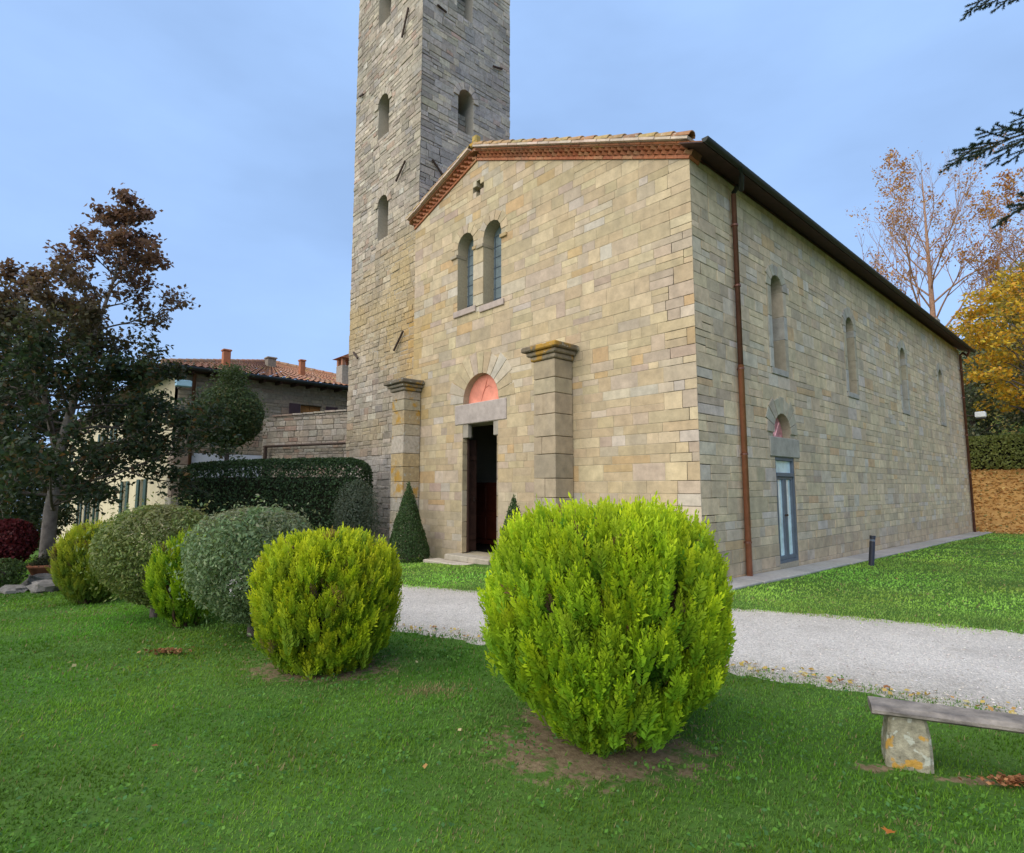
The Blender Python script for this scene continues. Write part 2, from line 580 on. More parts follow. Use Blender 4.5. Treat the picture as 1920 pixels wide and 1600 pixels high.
def litter(x, y):
    return sstep(21.2, 23.5, y + 0.8 * (fbm(x * 0.8, y * 0.8) - 0.5)) * (1 - 0.55 * sstep(28.0, 30.0, y)) * sstep(-26, -12, x)


def g_attr(x, y):
    c = np.zeros((len(x), 3))
    c[:, 0] = bare(x, y)
    c[:, 1] = litter(x, y)
    return c


xs = np.unique(np.r_[np.linspace(-400, -60, 12), np.linspace(-60, -14, 47), np.linspace(-14, 10, 161), np.linspace(10, 40, 31), np.linspace(40, 400, 12)])
ys = np.unique(np.r_[np.linspace(-300, -30, 10), np.linspace(-30, -10, 21), np.linspace(-10, 1, 84), np.linspace(1, 34, 76), np.linspace(34, 120, 44), np.linspace(120, 500, 10)])
tag(link('ground', grid_mesh('ground', xs, ys, 0.0, g_attr), M_GROUND), kind='structure')

# gravel path: ribbon with ragged edges, sheet just above the turf
nV, nF = [], []
ac = np.linspace(-1, 1, 9)
for i in range(len(PC)):
    d = PC[min(i + 1, len(PC) - 1)] - PC[max(i - 1, 0)]
    d = d / np.linalg.norm(d)
    nn = np.array([-d[1], d[0]])
    for a in ac:
        w = (PW[i] + 0.26) * (a if abs(a) < 0.99 else a * (1.0 + 0.10 * (rng.random() - 0.5)))
        q = PC[i] + nn * w
        nV.append((q[0], q[1], float(G(q[0], q[1])) + 0.012 - 0.016 * (abs(a) > 0.99)))
for i in range(len(PC) - 1):
    for k in range(8):
        nF.append((i * 9 + k, i * 9 + k + 1, i * 9 + 10 + k, i * 9 + 9 + k))
pm = MB(); pm.add(nV, nF)
pm.t = [(1 - 0.10 * e, 1 - 0.13 * e, 1 - 0.20 * e) for _ in range(len(PC)) for e in (np.abs(ac) ** 3)]
pm.t = [tuple(np.array(t_) * (0.90 + 0.2 * vnoise(i_ // 9 * 0.05, (i_ % 9) * 0.9))) for i_, t_ in enumerate(pm.t)]
tag(pm.build('gravel_path', M_GRAVEL, smooth=True), kind='structure')

# ------------------------------------------------------------------ masonry
def clip_poly(P, a, b, c):
    """keep a*x+b*z<=c"""
    out = []
    for i in range(len(P)):
        p, q = P[i], P[(i + 1) % len(P)]
        dp, dq = a * p[0] + b * p[1] - c, a * q[0] + b * q[1] - c
        if dp <= 0: out.append(p)
        if dp * dq < 0:
            t = dp / (dp - dq)
            out.append((p[0] + t * (q[0] - p[0]), p[1] + t * (q[1] - p[1])))
    return out


def area(P):
    return 0.5 * abs(sum(P[i][0] * P[(i + 1) % len(P)][1] - P[(i + 1) % len(P)][0] * P[i][1] for i in range(len(P))))


def inset(P, d):
    n = len(P)
    ed = []
    for i in range(n):
        p, q = P[i], P[(i + 1) % n]
        ex, ez = q[0] - p[0], q[1] - p[1]
        l = math.hypot(ex, ez) + 1e-9
        nx_, nz_ = -ez / l, ex / l            # inward for counter-clockwise
        ed.append((nx_, nz_, nx_ * p[0] + nz_ * p[1] + d))
    out = []
    for i in range(n):
        a, b = ed[i - 1], ed[i]
        det = a[0] * b[1] - a[1] * b[0]
        if abs(det) < 1e-6:
            out.append(P[i]); continue
        out.append(((a[2] * b[1] - a[1] * b[2]) / det, (a[0] * b[2] - a[2] * b[0]) / det))
    return out


def ashlar(x0, x1, z0, z1, holes, clips, circles, rs, hr, wr, split=0.12, gap=0.012):
    """random coursed stones of a wall as convex polygons (s,z)"""
    out = []
    z = z0
    while z < z1 - 0.02:
        h = rs.uniform(*hr)
        if rs.random() < 0.25: h *= 0.72
        if z + h > z1 - hr[0] * 0.5: h = z1 - z
        cuts = sorted({x0, x1} | {e for (a, b, c, d) in holes if c < z + h and d > z for e in (a, b) if x0 < e < x1})
        for a, b in zip(cuts[:-1], cuts[1:]):
            m = 0.5 * (a + b)
            free = [(z, z + h)]
            for (ha, hb, hc, hd) in holes:
                if ha <= m <= hb:
                    nf = []
                    for (p, q) in free:
                        if hd <= p or hc >= q: nf.append((p, q)); continue
                        if hc - p > 0.04: nf.append((p, hc))
                        if q - hd > 0.04: nf.append((hd, q))
                    free = nf
            for (p, q) in free:
                x = a
                while x < b - 1e-6:
                    w = rs.uniform(*wr) * (0.75 + 0.5 * (q - p) / hr[1])
                    if rs.random() < 0.1: w *= 1.5
                    if b - (x + w) < wr[0] * 0.7: w = b - x
                    if q - p > hr[0] * 1.5 and rs.random() < split:
                        zz = p + (q - p) * rs.uniform(0.4, 0.6)
                        parts = [(x, x + w, p, zz), (x, x + w, zz, q)]
                    else:
                        parts = [(x, x + w, p, q)]
                    for (xa, xb, za, zb) in parts:
                        g = gap * 0.5 * rs.uniform(0.7, 1.3)
                        P = [(xa + g, za + g), (xb - g, za + g), (xb - g, zb - g), (xa + g, zb - g)]
                        for (ca, cb, cc) in clips:
                            P = clip_poly(P, ca, cb, cc)
                            if len(P) < 3: break
                        if len(P) < 3: continue
                        for (cx, cz, cr) in circles:
                            mx_, mz_ = sum(p_[0] for p_ in P) / len(P) - cx, sum(p_[1] for p_ in P) / len(P) - cz
                            if mz_ < -0.02 and abs(mx_) < cr: pass
                            l = math.hypot(mx_, mz_) + 1e-9
                            if l < cr + 1.2 and mz_ > -0.25:
                                P = clip_poly(P, -mx_ / l, -mz_ / l, -(mx_ / l * cx + mz_ / l * cz) - cr)
                                if len(P) < 3: break
                        if len(P) >= 3 and area(P) > 0.004:
                            out.append(P)
                    x += w
        z += h
    return out


def stone_prism(mb, P, mapf, proud, bev, tint, jit=0.0, rs=None):
    if sum(P[i][0] * P[(i + 1) % len(P)][1] - P[(i + 1) % len(P)][0] * P[i][1] for i in range(len(P))) < 0:
        P = P[::-1]
    n = len(P)
    if jit and rs is not None:
        P = [(p[0] + rs.uniform(-jit, jit), p[1] + rs.uniform(-jit, jit)) for p in P]
    b = min(bev, 0.2 * math.sqrt(area(P)))
    I = inset(P, b)
    tl = (rs.uniform(-0.004, 0.004), rs.uniform(-0.004, 0.004)) if rs is not None else (0, 0)
    pr = [proud] * n
    if jit and rs is not None:
        pr = [proud + rs.uniform(-jit, jit) * 0.6 for _ in range(n)]
    V = [mapf(p[0], p[1], -0.004) for p in P] + [mapf(p[0], p[1], pr[i] - b * 0.6) for i, p in enumerate(P)] + [mapf(p[0], p[1], pr[i]) for i, p in enumerate(I)]
    F = []
    for k in (0, 1):
        for i in range(n):
            j = (i + 1) % n
            F.append((k * n + i, k * n + j, (k + 1) * n + j, (k + 1) * n + i))
    F.append(tuple(range(2 * n, 3 * n)))
    mb.add(V, F, tint)


def lay(stones, mapf, parent, mat, tintf, rs, proud=(0.006, 0.014), bev=0.006, jit=0.0, n_obj=300, name='stone'):
    """the stones that show largest become objects, the rest one joined part"""
    def show(P):
        c = (sum(p[0] for p in P) / len(P), sum(p[1] for p in P) / len(P))
        w = np.array(mapf(c[0], c[1], 0.0)); nrm = np.array(mapf(c[0], c[1], 1.0)) - w
        d = CAM - w; l = np.linalg.norm(d)
        return area(P) * max(0.05, float(d @ nrm) / l) / l ** 2
    order = sorted(stones, key=show, reverse=True)
    rest = MB()
    for i, P in enumerate(order):
        c = (sum(p[0] for p in P) / len(P), sum(p[1] for p in P) / len(P))
        t = tintf(c[0], c[1], rs)
        if i < n_obj:
            mb = MB()
            stone_prism(mb, P, mapf, rs.uniform(*proud), bev, t, jit, rs)
            mb.build(name, mat, parent)
        else:
            stone_prism(rest, P, mapf, rs.uniform(*proud), bev, t, jit, rs)
    if rest.v:
        tag(rest.build('small_stones', mat, parent), kind='stuff')


def arch_top(o, x):
    """o = (x0, x1, z0, ztop, arched)"""
    if not o[4]: return o[3]
    r = 0.5 * (o[1] - o[0]); c = 0.5 * (o[0] + o[1])
    return (o[3] - r) + math.sqrt(max(0.0, r * r - (x - c) ** 2))


def wall_shell(mb, mapf, x0, x1, zb, ztop, openings, thick, cuts=(), tint=(0.41, 0.345, 0.235)):
    xs_ = {x0, x1, *cuts}
    for o in openings:
        n = 12 if o[4] else 1
        r = 0.5 * (o[1] - o[0]); c = 0.5 * (o[0] + o[1])
        for k in range(n + 1):
            xs_.add(round(c - r * math.cos(math.pi * k / n), 5) if n > 1 else (o[0] if k == 0 else o[1]))
    xs_ = sorted(x for x in xs_ if x0 - 1e-6 <= x <= x1 + 1e-6)
    for a, b in zip(xs_[:-1], xs_[1:]):
        if b - a < 1e-5: continue
        m = 0.5 * (a + b)
        cur = (zb, zb)
        pieces = []
        for o in sorted([o for o in openings if o[0] - 1e-6 < m < o[1] + 1e-6], key=lambda o: o[2]):
            pieces.append((cur, (o[2], o[2])))
            cur = (arch_top(o, a), arch_top(o, b))
        pieces.append((cur, (ztop(a), ztop(b))))
        for (l, h) in pieces:
            if h[0] - l[0] < 1e-4 and h[1] - l[1] < 1e-4: continue
            q = [(a, l[0]), (b, l[1]), (b, h[1]), (a, h[0])]
            V = [mapf(p[0], p[1], 0.0) for p in q] + [mapf(p[0], p[1], -thick) for p in q]
            mb.add(V, [(0, 1, 2, 3), (7, 6, 5, 4), (0, 4, 5, 1), (1, 5, 6, 2), (2, 6, 7, 3), (3, 7, 4, 0)], tint)


def lerp(a, b, t):
    return tuple(a[i] * (1 - t) + b[i] * t for i in range(3))


def pick(rs, table):
    r = rs.random() * sum(w for w, _ in table)
    for w, c in table:
        r -= w
        if r <= 0:
            m_ = [sum(w2 * c2[i] for w2, c2 in table) / sum(w2 for w2, _ in table) for i in range(3)]
            c = lerp(c, m_, 0.14)
            k = rs.uniform(0.92, 1.08)
            return tuple(min(0.75, max(0.01, x * k * rs.uniform(0.975, 1.025))) for x in c)
    return table[-1][1]


FAC = [(5, (0.475, 0.368, 0.222)), (4, (0.440, 0.345, 0.213)), (3, (0.530, 0.423, 0.264)), (1.4, (0.425, 0.340, 0.255)), (1.2, (0.520, 0.438, 0.324)), (0.6, (0.400, 0.302, 0.235)), (0.9, (0.470, 0.322, 0.161)), (0.5, (0.470, 0.415, 0.341)), (2.0, (0.465, 0.370, 0.267))]
SID = [(5, (0.536, 0.431, 0.284)), (3, (0.477, 0.393, 0.268)), (3, (0.602, 0.490, 0.323)), (2, (0.536, 0.464, 0.358)), (1.3, (0.425, 0.350, 0.254)), (0.6, (0.531, 0.371, 0.209)), (0.9, (0.518, 0.464, 0.393))]
TWF = [(5, (0.426, 0.361, 0.278)), (3, (0.465, 0.400, 0.316)), (2, (0.366, 0.307, 0.244)), (1, (0.525, 0.473, 0.392)), (0.7, (0.415, 0.293, 0.220)), (0.8, (0.327, 0.293, 0.254))]
TWR = [(5, (0.435, 0.384, 0.339)), (3, (0.507, 0.441, 0.357)), (2, (0.350, 0.315, 0.295)), (1, (0.604, 0.521, 0.379)), (0.5, (0.459, 0.315, 0.251))]
HOU = [(4, (0.33, 0.275, 0.20)), (3, (0.28, 0.24, 0.185)), (2, (0.38, 0.33, 0.26)), (1, (0.30, 0.21, 0.155))]

fac_map = lambda s, z, d: (s, -d, z)
side_map = lambda s, z, d: (d, s, z)

# ------------------------------------------------------------------ the church
XL, XA, LEN = -8.8, -5.95, 22.0
W_TOP0, W_TOPA, W_TOPL = 7.40, 9.98, 9.10         # top of the ashlar at right corner, apex, left end
SLR = (W_TOPA - W_TOP0) / (0 - XA)
SLL = (W_TOPA - W_TOPL) / (XA - XL)
church = empty('stone_church', (0, 0, 0))
tag(church, 'beige sandstone church with brick-trimmed gable and open front door', 'church')


def gable(x):
    return W_TOP0 - SLR * x if x > XA else W_TOPA + SLL * (x - XA)


DOOR = (-6.47, -5.12, 0.0, 3.18, False)
LUN = (-6.46, -5.10, 3.68, 4.40, True)
WIN_L = (-6.75, -6.08, 6.16, 8.19, True)
WIN_R = (-5.68, -5.02, 6.08, 8.16, True)
CROSS = [(-5.985, -5.835, 9.02, 9.44, False), (-6.13, -5.985, 9.16, 9.31, False), (-5.835, -5.69, 9.16, 9.31, False)]
mb = MB()
wall_shell(mb, fac_map, XL, 0.0, -0.9, gable, [(-6.75, -4.85, 0.0, 3.18, False), LUN, WIN_L, WIN_R] + CROSS, 0.55, cuts=(XA,))
for xa_, xb_ in ((-6.75, DOOR[0]), (DOOR[1], -4.85)):
    mb.box((xa_ - 0.001, 0.0, 0.0), (xb_ + (0.001 if xb_ > -5 else 0), 0.12, 3.18), (0.41, 0.345, 0.235))
facade = mb.build('facade_wall', M_MORTAR, church)

rs = random.Random(21)
holes = [(-6.80, -4.80, 3.17, 3.69), (DOOR[0], DOOR[1], -1, 3.2),
         (LUN[0], LUN[1], 3.6, 3.75), (WIN_L[0], WIN_L[1], WIN_L[2], WIN_L[3] - 0.33), (WIN_R[0], WIN_R[1], WIN_R[2], WIN_R[3] - 0.33),
         (WIN_L[1], WIN_R[0], 6.10, 7.86)] + [c[:4] for c in CROSS]
clips = [(SLR, 1.0, W_TOP0 - 0.01), (-SLL, 1.0, W_TOPA - SLL * XA - 0.01)]
circ = [(-5.78, 3.72, 0.68 + 0.40), (-6.415, WIN_L[3] - 0.335, 0.335 + 0.15), (-5.35, WIN_R[3] - 0.33, 0.33 + 0.15)]
st = ashlar(XL, 0.022, -0.5, 9.98, holes, clips, circ, rs, (0.16, 0.325), (0.20, 0.62), 0.30, 0.008)


def fac_tint(s, z, r):
    t = pick(r, FAC)
    if z < 0.9: t = lerp(t, (0.36, 0.31, 0.24), 0.35)
    if s < -8.1 and 3.5 < z < 6.5: t = lerp(t, (0.42, 0.27, 0.07), 0.45)
    return t


lay(st, fac_map, facade, M_STONE, fac_tint, rs, proud=(0.003, 0.009), bev=0.005, jit=0.002)


def voussoirs(parent, mapf, cx, cz, r0, r1, n, mat, table, rs, proud=0.03, a0=0.0, a1=math.pi):
    for k in range(n):
        t0, t1 = a0 + (a1 - a0) * k / n, a0 + (a1 - a0) * (k + 1) / n
        g = 0.006 / r0
        t0 += g; t1 -= g
        rr = r1 * rs.uniform(0.95, 1.08)
        P = [(cx + r0 * math.cos(t0), cz + r0 * math.sin(t0)), (cx + rr * math.cos(t0), cz + rr * math.sin(t0)),
             (cx + rr * math.cos(t1), cz + rr * math.sin(t1)), (cx + r0 * math.cos(t1), cz + r0 * math.sin(t1))]
        b = MB(); stone_prism(b, P, mapf, proud + rs.uniform(-0.003, 0.003), 0.006, pick(rs, table), 0, rs)
        b.build('voussoir', mat, parent)


# portal
portal = empty('portal', (0, 0, 0)); portal.parent = church
voussoirs(portal, fac_map, -5.78, 3.72, 0.68, 1.22, 13, M_STONE, FAC, rs, 0.016)
b = MB(); b.bbox((-6.78, -0.022, 3.185), (-4.82, 0.40, 3.685), 0.014, (0.41, 0.35, 0.31)); b.build('lintel', M_STONE, portal)
for xa, xb in ((-6.47, -6.27), (-5.30, -5.12)):
    b = MB(); b.bbox((xa, 0.004, 2.84), (xb, 0.125, 3.18), 0.012, (0.34, 0.30, 0.24)); b.build('corbel', M_STONE, portal)
# door reveals as coursed jamb stones
for side, x in (('l', DOOR[0]), ('r', DOOR[1])):
    z = 0.02
    while z < 2.80:
        h = min(rs.uniform(0.28, 0.5), 2.83 - z)
        b = MB()
        b.bbox((x if side == 'l' else x - 0.02, -0.02, z), (x + 0.02 if side == 'l' else x, 0.128, z + h - 0.012), 0.004, pick(rs, FAC))
        b.build('jamb_stone', M_STONE, portal)
        z += h
# lunette: pink plaster, shallow relief lines of old incised drawing
b = MB()
seg = 24
V = [(-5.78 + 0.685 * math.cos(math.pi * k / seg), 0.17, 3.69 + 0.72 * math.sin(math.pi * k / seg)) for k in range(seg + 1)]
Vb = [(v[0], 0.23, v[2]) for v in V]
b.add(V + Vb, [tuple(range(seg + 1)), tuple(range(2 * seg + 1, seg, -1))] + [(k, k + 1, k + seg + 2, k + seg + 1) for k in range(seg)])
lun = b.build('lunette', M_PINK, portal)
b = MB(); b.tube([(-5.95, 0.168, 3.74), (-5.88, 0.166, 3.92), (-5.80, 0.166, 4.05), (-5.74, 0.166, 4.22), (-5.72, 0.168, 4.30)], [0.006, 0.012, 0.016, 0.012, 0.005], 5, (0.8, 0.72, 0.7)); b.build('plaster_relief', M_PINK, lun)
b = MB(); b.tube([(-5.80, 0.168, 4.05), (-5.66, 0.166, 4.10), (-5.52, 0.168, 4.02)], [0.01, 0.010, 0.004], 5, (0.8, 0.72, 0.7)); b.build('plaster_relief', M_PINK, lun)
# wooden doors standing open and the inner porch behind them
b = MB(); b.bbox((-6.66, 0.20, 0.02), (-6.60, 0.56, 2.84), 0.006)
b.bbox((-6.66, 0.135, 0.02), (-6.43, 0.19, 2.84), 0.006)
for z in (0.3, 1.3, 2.3): b.bbox((-6.60, 0.22, z), (-6.575, 0.54, z + 0.12), 0.004)
dl = b.build('door_leaf', M_WOOD_DARK, portal)
b = MB(); b.bbox((-6.60, 0.44, 1.25), (-6.55, 0.48, 1.36), 0.006); b.build('handle', M_IRON, dl)
b = MB(); b.bbox((-5.00, 0.20, 0.02), (-4.94, 0.85, 2.84), 0.006)
b.bbox((-5.15, 0.135, 0.02), (-4.94, 0.19, 2.84), 0.006)
b.build('door_leaf', M_WOOD_DARK, portal)
ip = MB()
ip.bbox((-8.28, 1.9, 0.0), (-7.3, 1.97, 1.75), 0.008)
porch = ip.build('inner_porch', M_WOOD_RED, portal)
for x in (-8.22, -7.76):
    for z0, z1 in ((0.15, 0.8), (0.95, 1.65)):
        b = MB(); b.bbox((x, 1.875, z0), (x + 0.42, 1.902, z1), 0.012); b.build('panel', M_WOOD_RED, porch)
# steps
for (xa, xb, ya, z0, z1) in ((-6.62, -4.95, -0.42, -0.13, 0.005), (-7.0, -4.6, -0.78, -0.45, -0.128)):
    x = xa
    while x < xb - 0.05:
        w = min(rs.uniform(0.7, 1.2), xb - x)
        if xb - x - w < 0.3: w = xb - x
        b = MB(); b.bbox((x, ya, z0), (x + w - 0.01, -0.004 if z0 > -0.2 else -0.42 + 0.1, z1), 0.015, pick(rs, [(1, (0.44, 0.39, 0.31)), (1, (0.48, 0.43, 0.36))])); b.build('step', M_STONE, portal)
        x += w

# facade windows
for wi, o in enumerate((WIN_L, WIN_R)):
    cx, r = 0.5 * (o[0] + o[1]), 0.5 * (o[1] - o[0])
    w = empty('window', (0, 0, 0)); w.parent = church
    voussoirs(w, fac_map, cx, o[3] - r, r, r + 0.24, 7, M_STONE, FAC, rs, 0.016)
    b = MB(); b.bbox((o[0] - 0.12, -0.05, o[2] - 0.16), (o[1] + 0.12, 0.3, o[2]), 0.01, (0.42, 0.34, 0.29)); b.build('sill', M_STONE, w)
    pts = [(o[0] - 0.01, o[2]), (o[1] + 0.01, o[2])] + [(cx + (r + 0.01) * math.cos(math.pi * k / 12), o[3] - r + (r + 0.01) * math.sin(math.pi * k / 12)) for k in range(13)]
    b = MB(); b.add([(p[0], 0.33, p[1]) for p in pts] + [(p[0], 0.35, p[1]) for p in pts], [tuple(range(len(pts))), tuple(range(2 * len(pts) - 1, len(pts) - 1, -1))])
    pane = b.build('pane', M_GLASS_LEAD, w)
    for x in (o[0] + 0.06, cx, o[1] - 0.06):
        b = MB(); b.box((x - 0.010, 0.312, o[2]), (x + 0.010, 0.328, o[3] - 0.02 - (0.22 if x != cx else 0))); b.build('lead_bar', M_STEEL, pane)
    z = o[2] + 0.22
    while z < o[3] - 0.2:
        b = MB(); b.box((o[0], 0.316, z - 0.007), (o[1], 0.329, z + 0.007)); b.build('lead_bar', M_STEEL, pane)
        z += 0.27
    # impost block at the springing of the arch
    zi = o[3] - r - 0.24
    b = MB(); b.bbox((o[0] - 0.26, -0.06, zi), (o[0] + 0.012, 0.28, zi + 0.09), 0.01, (0.36, 0.30, 0.21)); b.build('impost', M_STONE, w)
    b = MB(); b.bbox((o[1] - 0.012, -0.06, zi), (o[1] + (0.22 if wi else 0.17), 0.28, zi + 0.09), 0.01, (0.40, 0.29, 0.15)); b.build('impost', M_STONE, w)
# mullion pier between the two lights
z = 6.12
while z < 7.84:
    h = min(rs.uniform(0.24, 0.42), 7.86 - z)
    b = MB(); b.bbox((WIN_L[1] + 0.005, -0.022, z), (WIN_R[0] - 0.005, 0.02, z + h - 0.01), 0.006, pick(rs, FAC)); b.build('mullion_stone', M_STONE, church)
    z += h
# dark backing behind the cross-shaped opening
b = MB(); b.box((-6.2, 0.42, 8.95), (-5.6, 0.44, 9.5)); b.build('cross_opening', M_DARK, church)

# pilasters with dark capitals
for (xa, xb, zt, capmat, bm) in ((-8.98, -8.36, 4.24, M_CAP, M_LICHEN), (-3.38, -2.77, 4.20, M_CAP, M_STONE_SIDE)):
    p = empty('pilaster', (0, 0, 0)); p.parent = church
    left = xa < -5
    z = -0.55
    while z < zt - 0.01:
        h = min(rs.uniform(0.26, 0.5), zt - z)
        if zt - z - h < 0.2: h = zt - z
        mid = xa + (xb - xa) * rs.uniform(0.35, 0.65)
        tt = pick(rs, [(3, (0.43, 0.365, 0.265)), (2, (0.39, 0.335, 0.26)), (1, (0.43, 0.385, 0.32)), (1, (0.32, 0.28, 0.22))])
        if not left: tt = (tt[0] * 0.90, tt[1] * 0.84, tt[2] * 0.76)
        if left and z > 1.2: tt = lerp(tt, (0.43, 0.27, 0.06), rs.uniform(0.0, 0.5))
        segs = [(xa, mid), (mid, xb)] if rs.random() < 0.3 else [(xa, xb)]
        for (u, v) in segs:
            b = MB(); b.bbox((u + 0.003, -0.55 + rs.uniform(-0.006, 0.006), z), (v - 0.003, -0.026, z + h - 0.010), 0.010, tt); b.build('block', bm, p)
        z += h
    cap = MB()
    for k, (ov, z0, z1) in enumerate(((0.05, 0.0, 0.10), (0.11, 0.10, 0.19), (0.19, 0.19, 0.30))):
        cap.bbox((xa - ov, -0.55 - ov, zt + z0), (xb + ov, -0.028, zt + z1 - 0.002), 0.02, (0.17, 0.135, 0.09) if k == 2 else (0.27, 0.22, 0.15))
    cap.build('capital', capmat, p)

# side wall -------------------------------------------------------------
SW = [(3.10, 3.70), (7.62, 8.24), (12.60, 13.24), (17.70, 18.34)]
S_OPEN = [(a, b_, 4.08, 6.13, True) for a, b_ in SW]
S_LUN = (2.94, 3.78, 2.63, 3.14, True)
S_DOOR = (2.97, 3.92, 0.09, 2.23, False)
mb = MB()
wall_shell(mb, side_map, 0.55, LEN, -0.9, lambda s: 7.52, S_OPEN + [S_LUN, S_DOOR], 0.55, tint=(0.37, 0.325, 0.24))
side = mb.build('side_wall', M_MORTAR, church)
mb = MB(); mb.box((-0.55, 0.0, -0.9), (-0.002, 0.55, 7.36), (0.32, 0.285, 0.22))
mb.box((-0.002, 0.002, -0.9), (0.0, 0.55, 7.50), (0.32, 0.285, 0.22)); mb.build('corner_core', M_MORTAR, church)
holes = [(a - 0.16, b_ + 0.16, 4.08, 5.83) for a, b_ in SW] + [(a - 0.1, b_ + 0.1, 3.94, 4.09) for a, b_ in SW] + [(2.72, 4.16, 2.23, 2.64), (2.97, 3.92, -1, 2.3), (2.94, 3.78, 2.6, 2.75)]
circ = [(0.5 * (a + b_), 6.13 - 0.5 * (b_ - a), 0.5 * (b_ - a) + 0.15) for a, b_ in SW] + [(3.36, 2.72, 0.42 + 0.25)]
st = ashlar(0.0, LEN + 0.0, -0.75, 7.50, holes, [], circ, rs, (0.16, 0.33), (0.20, 0.60), 0.32, 0.010)


def side_tint(s, z, r):
    t = pick(r, SID)
    if z < 0.55: t = lerp(t, (0.36, 0.27, 0.18), 0.4)
    return t


lay(st, side_map, side, M_STONE_SIDE, side_tint, rs, proud=(0.004, 0.013), bev=0.006, jit=0.004)
for (a, b_) in SW:
    w = empty('window', (0, 0, 0)); w.parent = church
    c, r = 0.5 * (a + b_), 0.5 * (b_ - a)
    voussoirs(w, side_map, c, 6.13 - r, r, r + 0.24, 7, M_STONE_SIDE, [(1, (0.41, 0.37, 0.28)), (1, (0.38, 0.36, 0.30))], rs, 0.032)
    for (u, v) in ((a - 0.16, a + 0.006), (b_ - 0.006, b_ + 0.16)):
        z = 4.082
        while z < 5.80:
            h = min(rs.uniform(0.35, 0.7), 5.83 - z)
            if 5.83 - z - h < 0.15: h = 5.83 - z
            tt = pick(rs, [(2, (0.39, 0.375, 0.33)), (1, (0.40, 0.35, 0.25))])
            bb = MB(); bb.bbox((-0.45, u, z), (0.028, v, z + h - 0.008), 0.006, tt); bb.build('jamb', M_STONE_SIDE, w)
            z += h
    bb = MB(); bb.bbox((-0.3, a - 0.1, 3.95), (0.035, b_ + 0.1, 4.08), 0.008, (0.36, 0.34, 0.30)); bb.build('sill', M_STONE_SIDE, w)
    pts = [(a - 0.01, 4.08), (b_ + 0.01, 4.08)] + [(c + (r + 0.01) * math.cos(math.pi * k / 10), 6.13 - r + (r + 0.01) * math.sin(math.pi * k / 10)) for k in range(11)]
    bb = MB(); bb.add([(-0.42, p[0], p[1]) for p in pts] + [(-0.44, p[0], p[1]) for p in pts], [tuple(range(len(pts))), tuple(range(2 * len(pts) - 1, len(pts) - 1, -1))])
    bb.build('pane', M_GLASS_DARK, w)

# side door with its lunette
sd = empty('side_door', (0, 0, 0)); sd.parent = church
voussoirs(sd, side_map, 3.36, 2.72, 0.42, 0.78, 9, M_STONE_SIDE, [(1, (0.40, 0.36, 0.27)), (1, (0.37, 0.345, 0.28))], rs, 0.032)
b = MB(); b.bbox((-0.35, 2.72, 2.235), (0.035, 4.16, 2.635), 0.012, (0.34, 0.32, 0.27)); b.build('lintel', M_STONE_SIDE, sd)
V = [(-0.16, 3.36 + 0.43 * math.cos(math.pi * k / 16), 2.64 + 0.51 * math.sin(math.pi * k / 16)) for k in range(17)]
b = MB(); b.add(V + [(-0.2, v[1], v[2]) for v in V], [tuple(range(17)), tuple(range(33, 16, -1))]); sl = b.build('lunette', M_PINK2, sd)
for k, t in enumerate((0.28, 0.5, 0.72)):
    a = math.pi * t
    b = MB(); b.tube([(-0.155, 3.36, 2.66), (-0.155, 3.36 + 0.38 * math.cos(a), 2.66 + 0.42 * math.sin(a))], 0.016, 5, (1.9, 2.2, 2.2)); b.build('glazing_bar', M_PINK2, sl)
FR = -0.06


def sbox(name, y0, y1, z0, z1, x0, x1, mat, par):
    b = MB(); b.bbox((x0, y0, z0), (x1, y1, z1), 0.004); return b.build(name, mat, par)


sbox('frame', 2.972, 3.03, 0.09, 2.228, FR - 0.06, FR + 0.05, M_STEEL, sd)
sbox('frame', 3.86, 3.918, 0.09, 2.228, FR - 0.06, FR + 0.05, M_STEEL, sd)
sbox('frame', 3.03, 3.86, 2.16, 2.228, FR - 0.06, FR + 0.05, M_STEEL, sd)
sbox('frame', 3.03, 3.86, 0.09, 0.15, FR - 0.06, FR + 0.05, M_STEEL, sd)
sbox('transom', 3.03, 3.86, 1.83, 1.91, FR - 0.06, FR + 0.07, M_STEEL, sd)
sbox('pane', 3.03, 3.86, 1.91, 2.16, FR - 0.02, FR - 0.01, M_GLASS_DOOR, sd)
for (u, v) in ((3.035, 3.44), (3.45, 3.855)):
    lf = sbox('door_leaf', u, v, 0.155, 0.23, FR - 0.03, FR + 0.035, M_STEEL, sd)
    sbox('rail', u, v, 1.77, 1.825, FR - 0.03, FR + 0.035, M_STEEL, lf)
    sbox('stile', u, u + 0.075, 0.23, 1.77, FR - 0.03, FR + 0.035, M_STEEL, lf)
    sbox('stile', v - 0.075, v, 0.23, 1.77, FR - 0.03, FR + 0.035, M_STEEL, lf)
    sbox('pane', u + 0.075, v - 0.075, 0.23, 1.77, FR - 0.012, FR - 0.002, M_GLASS_DOOR, lf)
    sbox('handle', v - 0.06 if u < 3.2 else u + 0.02, (v - 0.03 if u < 3.2 else u + 0.05), 1.02, 1.06, FR + 0.035, FR + 0.060, M_IRON, lf)

# rear and far walls, floor (closes the dark interior)
b = MB(); b.box((XL - 0.002, LEN - 0.55, -0.9), (-0.553, LEN, 9.0), (0.32, 0.285, 0.22)); b.build('rear_wall', M_MORTAR, church)
b = MB(); b.box((XL, 0.552, -0.9), (XL + 0.5, LEN - 0.56, 9.05), (0.32, 0.285, 0.22)); b.build('far_wall', M_MORTAR, church)
b = MB(); b.box((XL + 0.01, 0.30, -0.5), (-0.01, LEN - 0.01, -0.02)); b.build('nave_floor', M_DARK, church)

